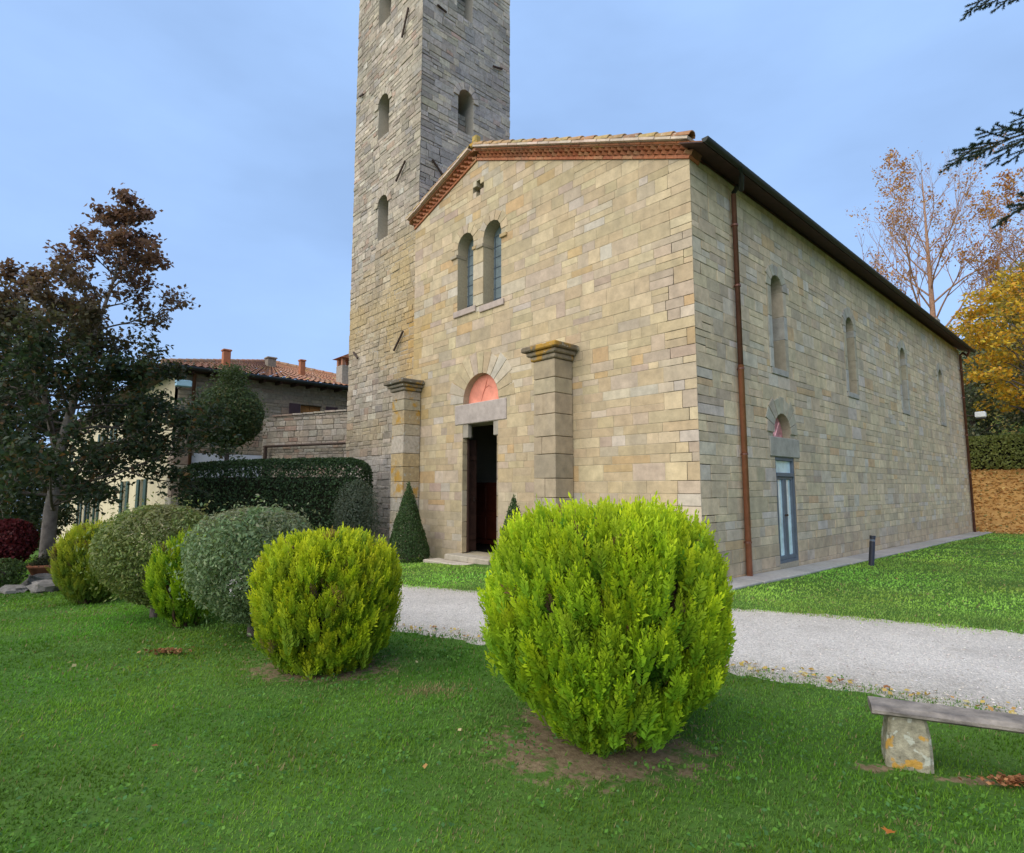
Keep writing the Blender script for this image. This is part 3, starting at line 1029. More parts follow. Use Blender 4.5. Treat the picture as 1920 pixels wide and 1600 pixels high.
# roof ------------------------------------------------------------------
RT0 = 7.70
rz_r = lambda x: RT0 - SLR * x
RA = rz_r(XA)
rz_l = lambda x: RA + SLL * (x - XA)
YF = -0.14
roof = empty('roof', (0, 0, 0)); roof.parent = church
b = MB()
for (x0, x1, f) in ((XA, 0.42, rz_r), (XL - 0.15, XA, rz_l)):
    V = [(x0, YF, f(x0) - 0.02), (x1, YF, f(x1) - 0.02), (x1, LEN + 0.4, f(x1) - 0.02), (x0, LEN + 0.4, f(x0) - 0.02)]
    b.add(V + [(v[0], v[1], v[2] - 0.06) for v in V], [(0, 1, 2, 3), (7, 6, 5, 4), (0, 4, 5, 1), (1, 5, 6, 2), (2, 6, 7, 3), (3, 7, 4, 0)], (0.40, 0.19, 0.10))
b.build('roof_deck', M_TILE, roof)
# cover tiles: half-round tiles in rows down the slope, one joined skin per slope
for (x0, x1, f, nm) in ((XA + 0.05, 0.46, rz_r, 'tile_rows'), (XL - 0.15, XA - 0.05, rz_l, 'tile_rows')):
    b = MB()
    y = YF + 0.24
    while y < LEN + 0.3:
        for s_ in range(max(2, int((x1 - x0) / 0.42))):
            ns = max(2, int((x1 - x0) / 0.42))
            xa, xb = x0 + (x1 - x0) * s_ / ns, x0 + (x1 - x0) * (s_ + 1) / ns
            if f is rz_l: xa, xb = xb, xa
            dz = 0.022
            V = []
            for (xx, up, rr) in ((xa, 0.0, 0.075), (xb, dz, 0.09)):
                for k in range(5):
                    t = math.pi * k / 4
                    V.append((xx, y + rr * math.cos(t), f(xx) - 0.02 + up + rr * 0.75 * math.sin(t)))
            b.add(V, [(k, k + 1, k + 6, k + 5) for k in range(4)], pick(rs, [(2, (0.38, 0.19, 0.105)), (1, (0.33, 0.22, 0.13)), (1, (0.42, 0.26, 0.15))]))
        y += 0.24
    tag(b.build(nm, M_TILE, roof), kind='stuff')
# ridge tiles
y = YF
while y < LEN + 0.2:
    b = MB()
    V = []
    for (yy, rr) in ((y, 0.13), (y + 0.44, 0.115)):
        for k in range(7):
            t = math.pi * k / 6
            V.append((XA + rr * math.cos(t), yy, RA - 0.02 + rr * 0.9 * math.sin(t)))
    b.add(V, [(k, k + 1, k + 8, k + 7) for k in range(6)], pick(rs, [(1, (0.38, 0.19, 0.105)), (1, (0.40, 0.27, 0.14))]))
    b.build('ridge_tile', M_TILE, roof)
    y += 0.40
# finial stump on the gable peak
b = MB(); b.bbox((XA - 0.16, YF - 0.04, RA + 0.02), (XA + 0.16, YF + 0.24, RA + 0.16), 0.03, (0.40, 0.29, 0.10)); b.bbox((XA - 0.09, YF, RA + 0.15), (XA + 0.09, YF + 0.18, RA + 0.36), 0.04, (0.42, 0.30, 0.09)); b.build('finial', M_LICHEN, roof)

# raking cornice of brick: frames along each slope
cornice = empty('cornice', (0, 0, 0)); cornice.parent = church


def rake(p0, p1, y_off=0.0):
    p0, p1 = np.array(p0, float), np.array(p1, float)
    L_ = np.linalg.norm(p1 - p0)
    u = (p1 - p0) / L_
    v = np.array([-u[1], u[0]])
    if v[1] < 0: v = -v

    def M(q):                      # q = (along, out, up)
        w = p0 + u * q[0] + v * q[2]
        return (w[0], -q[1], w[1])
    return M, L_


BR = [(3, (0.42, 0.155, 0.075)), (2, (0.47, 0.19, 0.095)), (1, (0.36, 0.12, 0.06)), (1, (0.46, 0.23, 0.12))]
rakes = [rake((XA, W_TOPA), (0.03, W_TOP0 - 0.013)), rake((XA, W_TOPA), (XL - 0.02, W_TOPL - 0.006))]
for ri, (M, L_) in enumerate(rakes):
    # flat bricks at the bottom and above the saw-tooth rows
    for (z0, z1, pr, wd) in ((0.0, 0.065, 0.045, 0.26), (0.215, 0.255, 0.175, 0.27)):
        n = max(1, round(L_ / wd)); w = L_ / n
        for k in range(n):
            b = MB(); b.box((k * w + 0.004, -0.30, z0 + 0.002), ((k + 1) * w - 0.004, pr + rs.uniform(-0.004, 0.004), z1 - 0.003), pick(rs, BR), M); b.build('brick', M_BRICK, cornice)
    for row, (z0, z1, pr) in enumerate(((0.067, 0.138, 0.085), (0.142, 0.213, 0.125))):
        w = 0.165; n = int(L_ / w); w = L_ / n
        for k in range(n):
            c = (k + 0.5 + 0.5 * row) * w
            if c > L_ - 0.04: continue
            h = w * 0.52
            b = MB()
            q = [(c - h, pr - 0.07), (c, pr + 0.02), (c + h, pr - 0.07), (c, pr - 0.16)]
            V = [M((a, d, z0 + 0.003)) for a, d in q] + [M((a, d, z1 - 0.003)) for a, d in q]
            b.add(V, [(0, 1, 2, 3), (7, 6, 5, 4), (0, 4, 5, 1), (1, 5, 6, 2), (2, 6, 7, 3), (3, 7, 4, 0)], pick(rs, BR)); b.build('brick', M_BRICK, cornice)
        # recessed bed behind the teeth
    b = MB(); b.box((0.0, -0.30, 0.066), (L_, 0.012, 0.214), (0.20, 0.085, 0.05), M); b.build('brick_bed', M_BRICK, cornice)
    # pale tile ends and the row of cover tiles along the verge
    w = 0.36; n = int(L_ / w); w = L_ / n
    for k in range(n):
        b = MB(); b.box((k * w + 0.006, -0.1, 0.257), ((k + 1) * w - 0.006, 0.265 + rs.uniform(-0.008, 0.008), 0.305), pick(rs, [(2, (0.60, 0.47, 0.38)), (1, (0.55, 0.40, 0.31))]), M); b.build('tile', M_STONE, cornice)
    k = 0
    n = int(L_ / 0.38); w = L_ / n
    for k in range(n):
        V = []
        for (a, rr, up) in (((k) * w - 0.03, 0.085, 0.0), ((k + 1) * w + 0.02, 0.10, 0.022)):
            for t_ in range(7):
                t = math.pi * t_ / 6
                V.append(M((a, 0.175 + rr * math.cos(t), 0.310 + up + rr * 0.85 * math.sin(t))))
        b = MB(); b.add(V + [tuple(np.array(v_) - np.array((0, 0, 0.018))) for v_ in V], [(j, j + 1, j + 8, j + 7) for j in range(6)] + [(j + 14, j + 15, j + 22, j + 21) for j in range(6)] + [(7 + j, 8 + j, 22 + j, 21 + j) for j in range(6)] + [(0, 7, 21, 14), (6, 13, 27, 20)],
                        pick(rs, [(2, (0.40, 0.25, 0.12)), (1, (0.42, 0.31, 0.13)), (1, (0.36, 0.18, 0.10))])); b.build('verge_tile', M_TILE, cornice)

# eaves of the long side: soffit, rafters, gutter, downpipes
eaves = empty('eaves', (0, 0, 0)); eaves.parent = church
b = MB()
V = [(-0.02, -0.26, rz_r(0) - 0.085), (0.42, -0.26, rz_r(0.42) - 0.085), (0.42, LEN + 0.35, rz_r(0.42) - 0.085), (-0.02, LEN + 0.35, rz_r(0) - 0.085)]
b.add(V + [(v[0], v[1], v[2] - 0.022) for v in V], [(0, 1, 2, 3), (7, 6, 5, 4), (0, 4, 5, 1), (1, 5, 6, 2), (2, 6, 7, 3), (3, 7, 4, 0)])
b.build('soffit', M_SOFFIT, eaves)
b = MB()
gz = rz_r(0.46) - 0.04
prof = [(0.42 + 0.06 + 0.06 * math.cos(math.pi + math.pi * k / 8), gz - 0.075 * math.sin(math.pi * k / 8)) for k in range(9)]
V = [(p[0], -0.3, p[1]) for p in prof] + [(p[0], LEN + 0.4, p[1]) for p in prof] + [(p[0] + (0.48 - p[0]) * 0.08, -0.3, p[1] + 0.006) for p in prof] + [(p[0] + (0.48 - p[0]) * 0.08, LEN + 0.4, p[1] + 0.006) for p in prof]
b.add(V, [(k, k + 1, k + 10, k + 9) for k in range(8)] + [(k + 18, k + 19, k + 28, k + 27) for k in range(8)] + [tuple(range(9))])
b.build('gutter', M_GUTTER, eaves)
for (yy, zc, ym) in ((1.48, 3.86, 1.48), (21.75, None, 21.75)):
    z0 = float(G(0.1, yy)) + 0.02
    dp = MB()
    zt_ = rz_r(0.1) - 0.42
    dp.tube([(0.085, yy, zt_), (0.085, yy, zc if zc else z0)], 0.048, 10)
    d_ = dp.build('downpipe', M_COPPER_OLD, church, True)
    g_ = MB(); g_.tube([(0.48, yy - 0.5, gz - 0.06), (0.47, yy - 0.46, gz - 0.18), (0.36, yy - 0.25, gz - 0.32), (0.2, yy - 0.06, zt_ + 0.10), (0.085, yy, zt_ + 0.03), (0.085, yy, zt_ - 0.1)], 0.046, 10); g_.build('gooseneck', M_COPPER_OLD if zc is None else M_GUTTER, d_, True)
    if zc:
        b = MB(); b.tube([(0.085, yy, zc + 0.03), (0.085, yy, z0)], 0.055, 10); b.build('lower_pipe', M_COPPER_NEW, d_, True)
    for zz in (0.6, 2.2, 3.8, 5.4, 6.6):
        b = MB(); b.tube([(0.085, yy, zz), (0.085, yy, zz + 0.035)], 0.064, 10); b.box((0.0, yy - 0.012, zz + 0.005), (0.06, yy + 0.012, zz + 0.03)); b.build('pipe_bracket', M_COPPER_OLD, d_)

# ------------------------------------------------------------------ bell tower
TX0, TX1, TY0, TY1, TZ = -12.95, -8.815, 0.10, 3.70, 21.5
tower = empty('bell_tower', (TX0, TY1, 0))
tag(tower, 'tall square rubble-stone bell tower with small arched windows', 'tower')
t_f = lambda s, z, d: (s, TY0 - d, z)
t_r = lambda s, z, d: (TX1 + d, s, z)
TF_OPEN = [(-11.36, -10.66, 13.10, 14.55, True), (-11.22, -10.58, 9.55, 11.0, True), (-11.5, -10.7, 17.25, 18.9, True)]
TR_OPEN = [(1.50, 2.12, 12.88, 14.35, True), (1.42, 2.05, 16.85, 18.5, True)]
mb = MB(); wall_shell(mb, t_f, TX0, TX1, -1.4, lambda s: TZ, TF_OPEN, 0.8, tint=(0.40, 0.355, 0.285)); tw_f = mb.build('front_wall', M_MORTAR, tower)
mb = MB(); wall_shell(mb, t_r, TY0 + 0.8, TY1, -1.4, lambda s: TZ, TR_OPEN, 0.8, tint=(0.37, 0.345, 0.305)); tw_r = mb.build('right_wall', M_MORTAR, tower)
mb = MB(); mb.box((TX1 - 0.002, TY0, -1.4), (TX1, TY0 + 0.8, TZ), (0.3, 0.27, 0.23)); mb.box((TX0, TY0 + 0.802, -1.4), (TX0 + 0.8, TY1, TZ), (0.33, 0.29, 0.23)); mb.box((TX0 + 0.802, TY1 - 0.8, -1.4), (TX1 - 0.802, TY1 - 0.002, TZ), (0.33, 0.29, 0.23)); mb.build('rear_walls', M_MORTAR, tower)
holes = [(o[0], o[1], o[2], o[3] - 0.5 * (o[1] - o[0])) for o in TF_OPEN]
circ = [(0.5 * (o[0] + o[1]), o[3] - 0.5 * (o[1] - o[0]), 0.5 * (o[1] - o[0]) + 0.1) for o in TF_OPEN]
st = ashlar(TX0 - 0.02, TX1 + 0.03, -1.0, TZ, holes, [], circ, rs, (0.13, 0.26), (0.15, 0.44), 0.25, 0.009)


def tw_tint(s, z, r):
    t = pick(r, TWF)
    k_ = r.uniform(0.74, 1.16) * (0.72 + 0.56 * float(fbm(s * 0.55 + 31, z * 0.45 + 2))); t = tuple(x * k_ for x in t)
    n = float(fbm(s * 0.7 + 5, z * 0.7))
    oc = float(sstep(2.2, 4.2, z) * (1 - sstep(8.5, 10.5, z))) * max(0.0, min(1.0, (n - 0.30) * 2.2)) 
    t = lerp(t, (0.43, 0.315, 0.145), 0.80 * oc)
    if s > -9.85 and 4.3 < z < 7.6: t = lerp(t, (0.52, 0.29, 0.04), (0.35 + 0.65 * r.random()) * (1 - abs(z - 5.9) / 1.7 if abs(z - 5.9) < 1.7 else 0) * min(1.0, (s + 9.85) * 1.6))
    if z < 2.6: t = lerp(t, (0.37, 0.35, 0.33), 0.5)
    return t


lay(st, t_f, tw_f, M_RUBBLE, tw_tint, rs, proud=(0.003, 0.028), bev=0.014, jit=0.008)
holes = [(o[0], o[1], o[2], o[3] - 0.5 * (o[1] - o[0])) for o in TR_OPEN]
circ = [(0.5 * (o[0] + o[1]), o[3] - 0.5 * (o[1] - o[0]), 0.5 * (o[1] - o[0]) + 0.1) for o in TR_OPEN]
st = ashlar(TY0, TY1 + 0.02, 8.3, TZ, holes, [], circ, rs, (0.13, 0.26), (0.15, 0.44), 0.25, 0.009)


def tr_tint(s, z, r):
    t = pick(r, TWR)
    k_ = r.uniform(0.72, 1.18) * (0.70 + 0.6 * float(fbm(s * 0.6 + 11, z * 0.4 + 7))); t = tuple(x * k_ for x in t)
    n = float(fbm(s * 0.9 + 15, z * 0.35))
    return lerp(t, (0.27, 0.265, 0.275), max(0.0, min(0.45, (n - 0.5) * 3)))


lay(st, t_r, tw_r, M_RUBBLE, tr_tint, rs, proud=(0.003, 0.028), bev=0.014, jit=0.008)
# left flank, rarely seen: rubble as well
for (opens, mp) in ((TF_OPEN, t_f), (TR_OPEN, t_r)):
    for o in opens:
        c, r = 0.5 * (o[0] + o[1]), 0.5 * (o[1] - o[0])
        w = empty('window', (0, 0, 0)); w.parent = tower; w.location = (-TX0, -TY1, 0)
        voussoirs(w, mp, c, o[3] - r, r, r + 0.22, 7, M_RUBBLE, TWF if mp is t_f else TWR, rs, 0.045)
        # lower part walled up inside, dark chamber above
        zt_ = o[2] + (o[3] - o[2]) * 0.62
        st2 = ashlar(o[0], o[1], o[2], zt_, [], [], [], rs, (0.14, 0.24), (0.18, 0.4), 0.1, 0.015)
        bm_ = MB()
        inner = lambda s, z, d, mp=mp: mp(s, z, d - 0.42)
        for P in st2: stone_prism(bm_, P, inner, 0.02, 0.01, lerp(pick(rs, TWR), (0.3, 0.27, 0.22), 0.4), 0.006, rs)
        V = [inner(x, z, -0.02) for (x, z) in ((o[0], o[2]), (o[1], o[2]), (o[1], zt_), (o[0], zt_))] + [inner(x, z, -0.2) for (x, z) in ((o[0], o[2]), (o[1], o[2]), (o[1], zt_), (o[0], zt_))]
        bm_.add(V, [(0, 1, 2, 3), (3, 2, 6, 7), (7, 6, 5, 4)], (0.25, 0.23, 0.2))
        tag(bm_.build('infill', M_RUBBLE, w), kind='stuff')
# iron tie anchors
for (a, b_) in (((-9.50, 0.02, 11.55), (-10.02, 0.02, 11.10)), ((-9.42, 0.02, 6.20), (-9.92, 0.02, 5.70)), ((-8.74, 0.50, 11.45), (-8.74, 1.00, 11.0)), ((-9.50, 0.02, 16.65), (-9.85, 0.02, 15.85)), ((-8.74, 2.9, 15.75), (-8.74, 3.3, 15.85)), ((-8.74, 0.6, 16.6), (-8.74, 0.95, 16.55)), ((-12.5, 0.02, 6.1), (-12.2, 0.02, 5.85)), ((-12.6, 0.02, 15.3), (-12.35, 0.02, 15.25))):
    b = MB(); b.tube([a, b_], 0.035, 6); b.build('tie_anchor', M_IRON, tower)
# low tiled cap far above the frame
b = MB()
c = (0.5 * (TX0 + TX1), 0.5 * (TY0 + TY1), TZ + 1.3)
e = [(TX0 - 0.35, TY0 - 0.35, TZ), (TX1 + 0.35, TY0 - 0.35, TZ), (TX1 + 0.35, TY1 + 0.35, TZ), (TX0 - 0.35, TY1 + 0.35, TZ)]
b.add(e + [c], [(0, 1, 4), (1, 2, 4), (2, 3, 4), (3, 0, 4), (3, 2, 1, 0)], (0.4, 0.2, 0.11)); b.build('roof', M_TILE, tower)

# ------------------------------------------------------------------ pavement strip along the side wall
pav = empty('pavement', (0, 0, 0)); tag(pav, kind='structure')
y = -0.45
while y < LEN + 0.4:
    w = rs.uniform(0.9, 1.5)
    b = MB()
    z0, z1 = float(G(0.3, y)), float(G(0.3, y + w))
    wd = 0.56 + rs.uniform(-0.03, 0.03)
    M = lambda q, z0=z0, z1=z1, y=y, w=w: (q[0], q[1], q[2] + z0 + (z1 - z0) * (q[1] - y) / w)
    b.bbox((0.03, y + 0.006, -0.15), (wd, y + w - 0.006, 0.035), 0.012, pick(rs, [(1, (0.36, 0.34, 0.31)), (1, (0.41, 0.385, 0.35))]), M); b.build('slab', M_CONCRETE, pav)
    y += w

# ------------------------------------------------------------------ farmhouse on the left
HX, HY0, HY1, HXE = -18.0, -3.9, 5.9, -56.0
EZ = 5.80
house = empty('farmhouse', (HX, HY0, float(G(HX, HY0))))
tag(house, 'long stone and cream plaster farmhouse with low red tiled hip roof', 'house')
h_e = lambda s, z, d: (HX + d, s, z)
h_f = lambda s, z, d: (s, HY0 - d, z)
HW = (0.55, 1.46, 4.18, 4.98, False)
mb = MB(); wall_shell(mb, h_e, HY0, HY1, -2.2, lambda s: EZ, [HW], 0.45, tint=(0.30, 0.26, 0.2)); hw_e = mb.build('end_wall', M_MORTAR, house)
st = ashlar(HY0 + 0.02, HY1, 2.85, EZ - 0.02, [HW[:4]], [], [], rs, (0.12, 0.26), (0.16, 0.5), 0.2, 0.02)
bm_ = MB()
for P in st: stone_prism(bm_, P, h_e, rs.uniform(0.012, 0.04), 0.015, pick(rs, HOU), 0.01, rs)
tag(bm_.build('small_stones', M_RUBBLE, hw_e), kind='stuff')
b = MB(); b.box((HX - 0.01, HY0 + 0.55, -2.2), (HX + 0.045, HY1, 2.84)); b.build('plaster_base', M_BLUEWHITE, house)
FW = []
for (xc, w_, z0, z1) in ((-23.0, 0.9, 0.2, 1.95), (-26.8, 0.9, 0.1, 1.9), (-35.2, 1.0, -0.9, 1.55), (-38.8, 0.9, -1.9, 1.45), (-42.4, 1.0, -1.0, 1.5), (-49.5, 1.1, -1.1, 1.2),
                         (-23.0, 0.9, 3.3, 4.7), (-26.8, 0.9, 3.3, 4.7), (-31.0, 0.9, 3.3, 4.7), (-35.2, 1.0, 3.3, 4.7), (-42.4, 1.0, 3.3, 4.7), (-49.5, 1.1, 3.3, 4.7)):
    FW.append((xc - w_ / 2, xc + w_ / 2, z0, z1, False))
mb = MB(); wall_shell(mb, h_f, HXE, HX - 0.45, -3.4, lambda s: EZ, FW, 0.45, tint=(1, 1, 1)); mb.build('front_wall', M_CREAM, house)
mb = MB(); mb.box((HX - 0.448, HY0, -2.2), (HX - 0.002, HY0 + 0.002, EZ)); mb.build('corner_wall', M_CREAM, house)
mb = MB(); mb.box((HXE, HY1 - 0.45, -3.4), (HX - 0.46, HY1, EZ)); mb.box((HXE - 0.002, HY0 + 0.46, -3.4), (HXE + 0.45, HY1 - 0.46, EZ)); mb.build('rear_walls', M_CREAM, house)
for o in FW:
    w = empty('window', (0, 0, 0)); w.parent = house; w.location = tuple(-v for v in house.location)
    b = MB(); b.box((o[0], HY0 + 0.28, o[2]), (o[1], HY0 + 0.30, o[3])); b.build('pane', M_GLASS_DARK, w)
    for s_ in (-1, 1):
        xa = o[0] - 0.5 if s_ < 0 else o[1] + 0.02
        b = MB(); b.bbox((xa, HY0 - 0.07, o[2]), (xa + 0.48, HY0 - 0.02, o[3]), 0.008); b.build('shutter', M_SHUTTER, w)
    b = MB(); b.bbox((o[0] - 0.1, HY0 - 0.09, o[2] - 0.09), (o[1] + 0.1, HY0 + 0.2, o[2]), 0.01, (0.36, 0.33, 0.29)); b.build('sill', M_CONCRETE, w)
# quoin stones on the corner
z = -1.5
k = 0
while z < 2.8:
    h = rs.uniform(0.3, 0.42); lx = 0.75 if k % 2 else 0.45; ly = 0.45 if k % 2 else 0.62
    b = MB(); b.bbox((HX - lx, HY0 - 0.035, z), (HX + 0.05, HY0 + ly, z + h - 0.012), 0.015, pick(rs, HOU)); b.build('quoin', M_RUBBLE, house)
    z += h; k += 1
# end-wall window with orange wood leaves and dark shutters
w = empty('window', (0, 0, 0)); w.parent = house; w.location = tuple(-v for v in house.location); 
for (u, v) in ((0.56, 1.0), (1.01, 1.45)):
    b = MB(); b.bbox((HX - 0.22, u, 4.19), (HX - 0.17, v, 4.97), 0.01); b.build('wooden_leaf', M_OAK, w)
b = MB(); b.bbox((HX - 0.2, 0.45, 4.09), (HX + 0.09, 1.56, 4.18), 0.01, (0.4, 0.36, 0.3)); b.build('sill', M_CONCRETE, w)
for (u, v) in ((0.06, 0.50), (1.60, 2.12)):
    b = MB(); b.bbox((HX + 0.045, u, 4.17), (HX + 0.10, v, 4.99), 0.008)
    s_ = b.build('shutter', M_SHUTTER_BROWN, w)
    for zz in np.arange(4.24, 4.94, 0.075):
        b = MB(); b.box((HX + 0.10, u + 0.05, zz), (HX + 0.112, v - 0.05, zz + 0.05)); b.build('slat', M_SHUTTER_BROWN, s_)
# roof: hip end towards us, ridge runs away to the left
HO = 0.65
yc = 0.5 * (HY0 + HY1)
hw = 0.5 * (HY1 - HY0)
PX, PZ = HX - hw, EZ + 0.05 + 0.31 * (hw + HO)
hroof = empty('roof', (0, 0, 0)); hroof.parent = house; hroof.location = tuple(-v for v in house.location)


def roof_skin(eave0, eave1, top0, top1, name, wid=0.24):
    """corrugated sheet of tiles between an eave line and a top line, rows stepped"""
    e0, e1, t0, t1 = (np.array(q, float) for q in (eave0, eave1, top0, top1))
    L_ = np.linalg.norm(e1 - e0)
    n = int(L_ / wid) * 4
    rows = 14
    nrm = np.cross(e1 - e0, t0 - e0); nrm /= np.linalg.norm(nrm)
    if nrm[2] < 0: nrm = -nrm
    V, F, T = [], [], []
    for j in range(rows):
        col = None
        for half in (0, 1):
            f = (j + half) / rows
            for i in range(n + 1):
                a = i / n
                p = (e0 * (1 - a) + e1 * a) * (1 - f) + (t0 * (1 - a) + t1 * a) * f
                h = 0.05 * (0.5 + 0.5 * math.cos(2 * math.pi * i / 4)) + (0.025 if half == 0 else 0.0)
                V.append(p + nrm * h)
        b0 = j * 2 * (n + 1)
        for i in range(n):
            F.append((b0 + i, b0 + i + 1, b0 + n + 2 + i, b0 + n + 1 + i))
    b = MB()
    b.add(V, F)
    b.t = []
    for j in range(rows):
        tc = [pick(rs, [(3, (0.36, 0.165, 0.095)), (1, (0.30, 0.155, 0.10)), (1, (0.40, 0.21, 0.12))]) for _ in range(n // 4 + 2)]
        for half in (0, 1):
            b.t.extend([tc[i // 4] for i in range(n + 1)])
    return b.build(name, M_TILE, hroof)


c1, c2 = (HX + HO, HY0 - HO, EZ + 0.05), (HX + HO, HY1 + HO, EZ + 0.05)
pk = (PX, yc, PZ)
far = (HXE - HO, yc, PZ)
roof_skin(c1, c2, pk, pk, 'hip_slope')
roof_skin(c1, (HXE - HO, HY0 - HO, EZ + 0.05), pk, far, 'front_slope')
roof_skin(c2, (HXE - HO, HY1 + HO, EZ + 0.05), pk, far, 'rear_slope', 0.6)
b = MB(); b.box((HXE - HO, HY0 - HO, EZ - 0.06), (HX + HO, HY1 + HO, EZ + 0.03)); b.build('soffit', M_SOFFIT, hroof)
for k in range(17):
    yy = HY0 - HO + 0.3 + k * 0.62
    b = MB(); b.box((HX - 0.05, yy, EZ - 0.16), (HX + HO - 0.04, yy + 0.09, EZ - 0.062)); b.build('rafter', M_SOFFIT, hroof)
for (ya, yb) in ((c1, pk), (c2, pk)):
    a_, b_ = np.array(ya) + (0, 0, 0.05), np.array(yb) + (0, 0, 0.06)
    for k in range(18):
        p, q = a_ + (b_ - a_) * k / 18, a_ + (b_ - a_) * (k + 1.12) / 18
        b = MB(); b.tube([p, q], [0.11, 0.09], 8, pick(rs, [(1, (0.40, 0.19, 0.11)), (1, (0.36, 0.22, 0.13))])); b.build('ridge_tile', M_TILE, hroof)


def roof_pt(y, x):
    """z of the hip slope towards us"""
    return EZ + 0.05 + 0.31 * (HX + HO - x)


for (x, y, w_, h_, mat, nm) in ((-18.4, -2.25, 0.26, 0.62, M_TERRA, 'flue'), (-20.9, 0.3, 0.36, 0.35, M_RUBBLE, 'flue'), (-19.0, 0.95, 0.22, 0.62, M_TERRA, 'flue')):
    z0 = roof_pt(y, x)
    b = MB(); b.bbox((x - w_ / 2, y - w_ / 2, z0 - 0.3), (x + w_ / 2, y + w_ / 2, z0 + h_), 0.02, (1, 1, 1) if mat is M_TERRA else (0.24, 0.20, 0.16)); b.bbox((x - w_ * 0.62, y - w_ * 0.62, z0 + h_ + 0.003), (x + w_ * 0.62, y + w_ * 0.62, z0 + h_ + 0.08), 0.02, (1, 1, 1) if mat is M_TERRA else (0.3, 0.25, 0.2)); b.build(nm, mat, hroof)
# stone chimney by the tower
ch = (-17.95, 2.42)
z0 = roof_pt(ch[1], ch[0])
b = MB(); b.bbox((ch[0] - 0.28, ch[1] - 0.28, z0 - 0.3), (ch[0] + 0.28, ch[1] + 0.28, z0 + 0.78), 0.02, (0.40, 0.35, 0.29)); chim = b.build('chimney', M_RUBBLE, hroof)
for (dx, dy) in ((-1, -1), (1, -1), (-1, 1), (1, 1)):
    b = MB(); b.bbox((ch[0] + dx * 0.2 - 0.07, ch[1] + dy * 0.2 - 0.07, z0 + 0.783), (ch[0] + dx * 0.2 + 0.07, ch[1] + dy * 0.2 + 0.07, z0 + 1.08), 0.01, (0.42, 0.2, 0.12)); b.build('post', M_BRICK, chim)
b = MB(); zt_ = z0 + 1.083
b.add([(ch[0] - 0.42, ch[1] - 0.42, zt_), (ch[0] + 0.42, ch[1] - 0.42, zt_), (ch[0] + 0.42, ch[1] + 0.42, zt_), (ch[0] - 0.42, ch[1] + 0.42, zt_), (ch[0] - 0.42, ch[1], zt_ + 0.22), (ch[0] + 0.42, ch[1], zt_ + 0.22)], [(0, 1, 5, 4), (2, 3, 4, 5), (0, 4, 3), (1, 2, 5), (3, 2, 1, 0)], (0.42, 0.18, 0.10)); b.build('cap', M_TILE, chim)
b = MB(); b.tube([(HX + 0.12, -3.42, EZ - 0.1), (HX + 0.12, -3.42, -1.0)], 0.055, 8); b.build('downpipe', M_COPPER_OLD, house, True)
b = MB(); b.tube([(HX + HO + 0.07, HY0 - HO, EZ - 0.02), (HX + HO + 0.07, HY1 + HO, EZ - 0.02)], 0.07, 8); b.build('gutter', M_GUTTER, house, True)
# wall lamp near the corner
b = MB(); b.bbox((HX + 0.05, -3.95, 5.10), (HX + 0.5, -3.88, 5.16), 0.01); lamp_arm = b.build('wall_lamp', M_IRON, house)
b = MB(); b.bbox((HX + 0.4, -4.1, 5.12), (HX + 0.62, -3.6, 5.36), 0.03, (0.45, 0.72, 0.85)); b.build('lamp_head', M_WHITE, lamp_arm)

# courtyard wall between the house and the tower
A, B = np.array([-12.6, 1.7]), np.array([-18.0, -0.9])
uu = (B - A) / np.linalg.norm(B - A); Lw = float(np.linalg.norm(B - A)); nn = np.array([uu[1], -uu[0]])
if nn @ (CAM[:2] - A) < 0: nn = -nn
cw_map = lambda s, z, d: (A[0] + uu[0] * s + nn[0] * d, A[1] + uu[1] * s + nn[1] * d, z)
cw_top = lambda s: 4.42 - 0.02 * s
cwall = empty('courtyard_wall', (A[0], A[1], float(G(A[0], A[1]))))
tag(cwall, 'high rubble stone courtyard wall between bell tower and farmhouse', 'wall')
mb = MB(); wall_shell(mb, cw_map, 0, Lw, -1.4, cw_top, [], 0.5, tint=(0.30, 0.26, 0.21)); cwb = mb.build('core', M_MORTAR, cwall)
st = ashlar(0, Lw, 1.2, 4.44, [], [(0.02, 1, 4.40)], [], rs, (0.12, 0.26), (0.16, 0.5), 0.2, 0.02)
CWT = [(3, (0.38, 0.31, 0.235)), (2, (0.33, 0.275, 0.22)), (2, (0.43, 0.375, 0.31)), (1, (0.36, 0.24, 0.18))]
lay(st, cw_map, cwb, M_RUBBLE, lambda s, z, r: pick(r, CWT), rs, proud=(0.012, 0.04), bev=0.016, jit=0.01, n_obj=0)
b = MB()
for k in range(int(Lw / 0.5)):
    q = [cw_map(k * 0.5 + 0.01, cw_top(k * 0.5) + 0.004, 0.08), cw_map(k * 0.5 + 0.49, cw_top(k * 0.5) + 0.004, 0.08), cw_map(k * 0.5 + 0.49, cw_top(k * 0.5) + 0.004, -0.56), cw_map(k * 0.5 + 0.01, cw_top(k * 0.5) + 0.004, -0.56)]
    b.add(q + [(v[0], v[1], v[2] + 0.06 + rs.uniform(-.01, .01)) for v in q], [(0, 3, 2, 1), (4, 5, 6, 7), (0, 1, 5, 4), (1, 2, 6, 5), (2, 3, 7, 6), (3, 0, 4, 7)], pick(rs, CWT))
tag(b.build('coping', M_RUBBLE, cwall), kind='stuff')
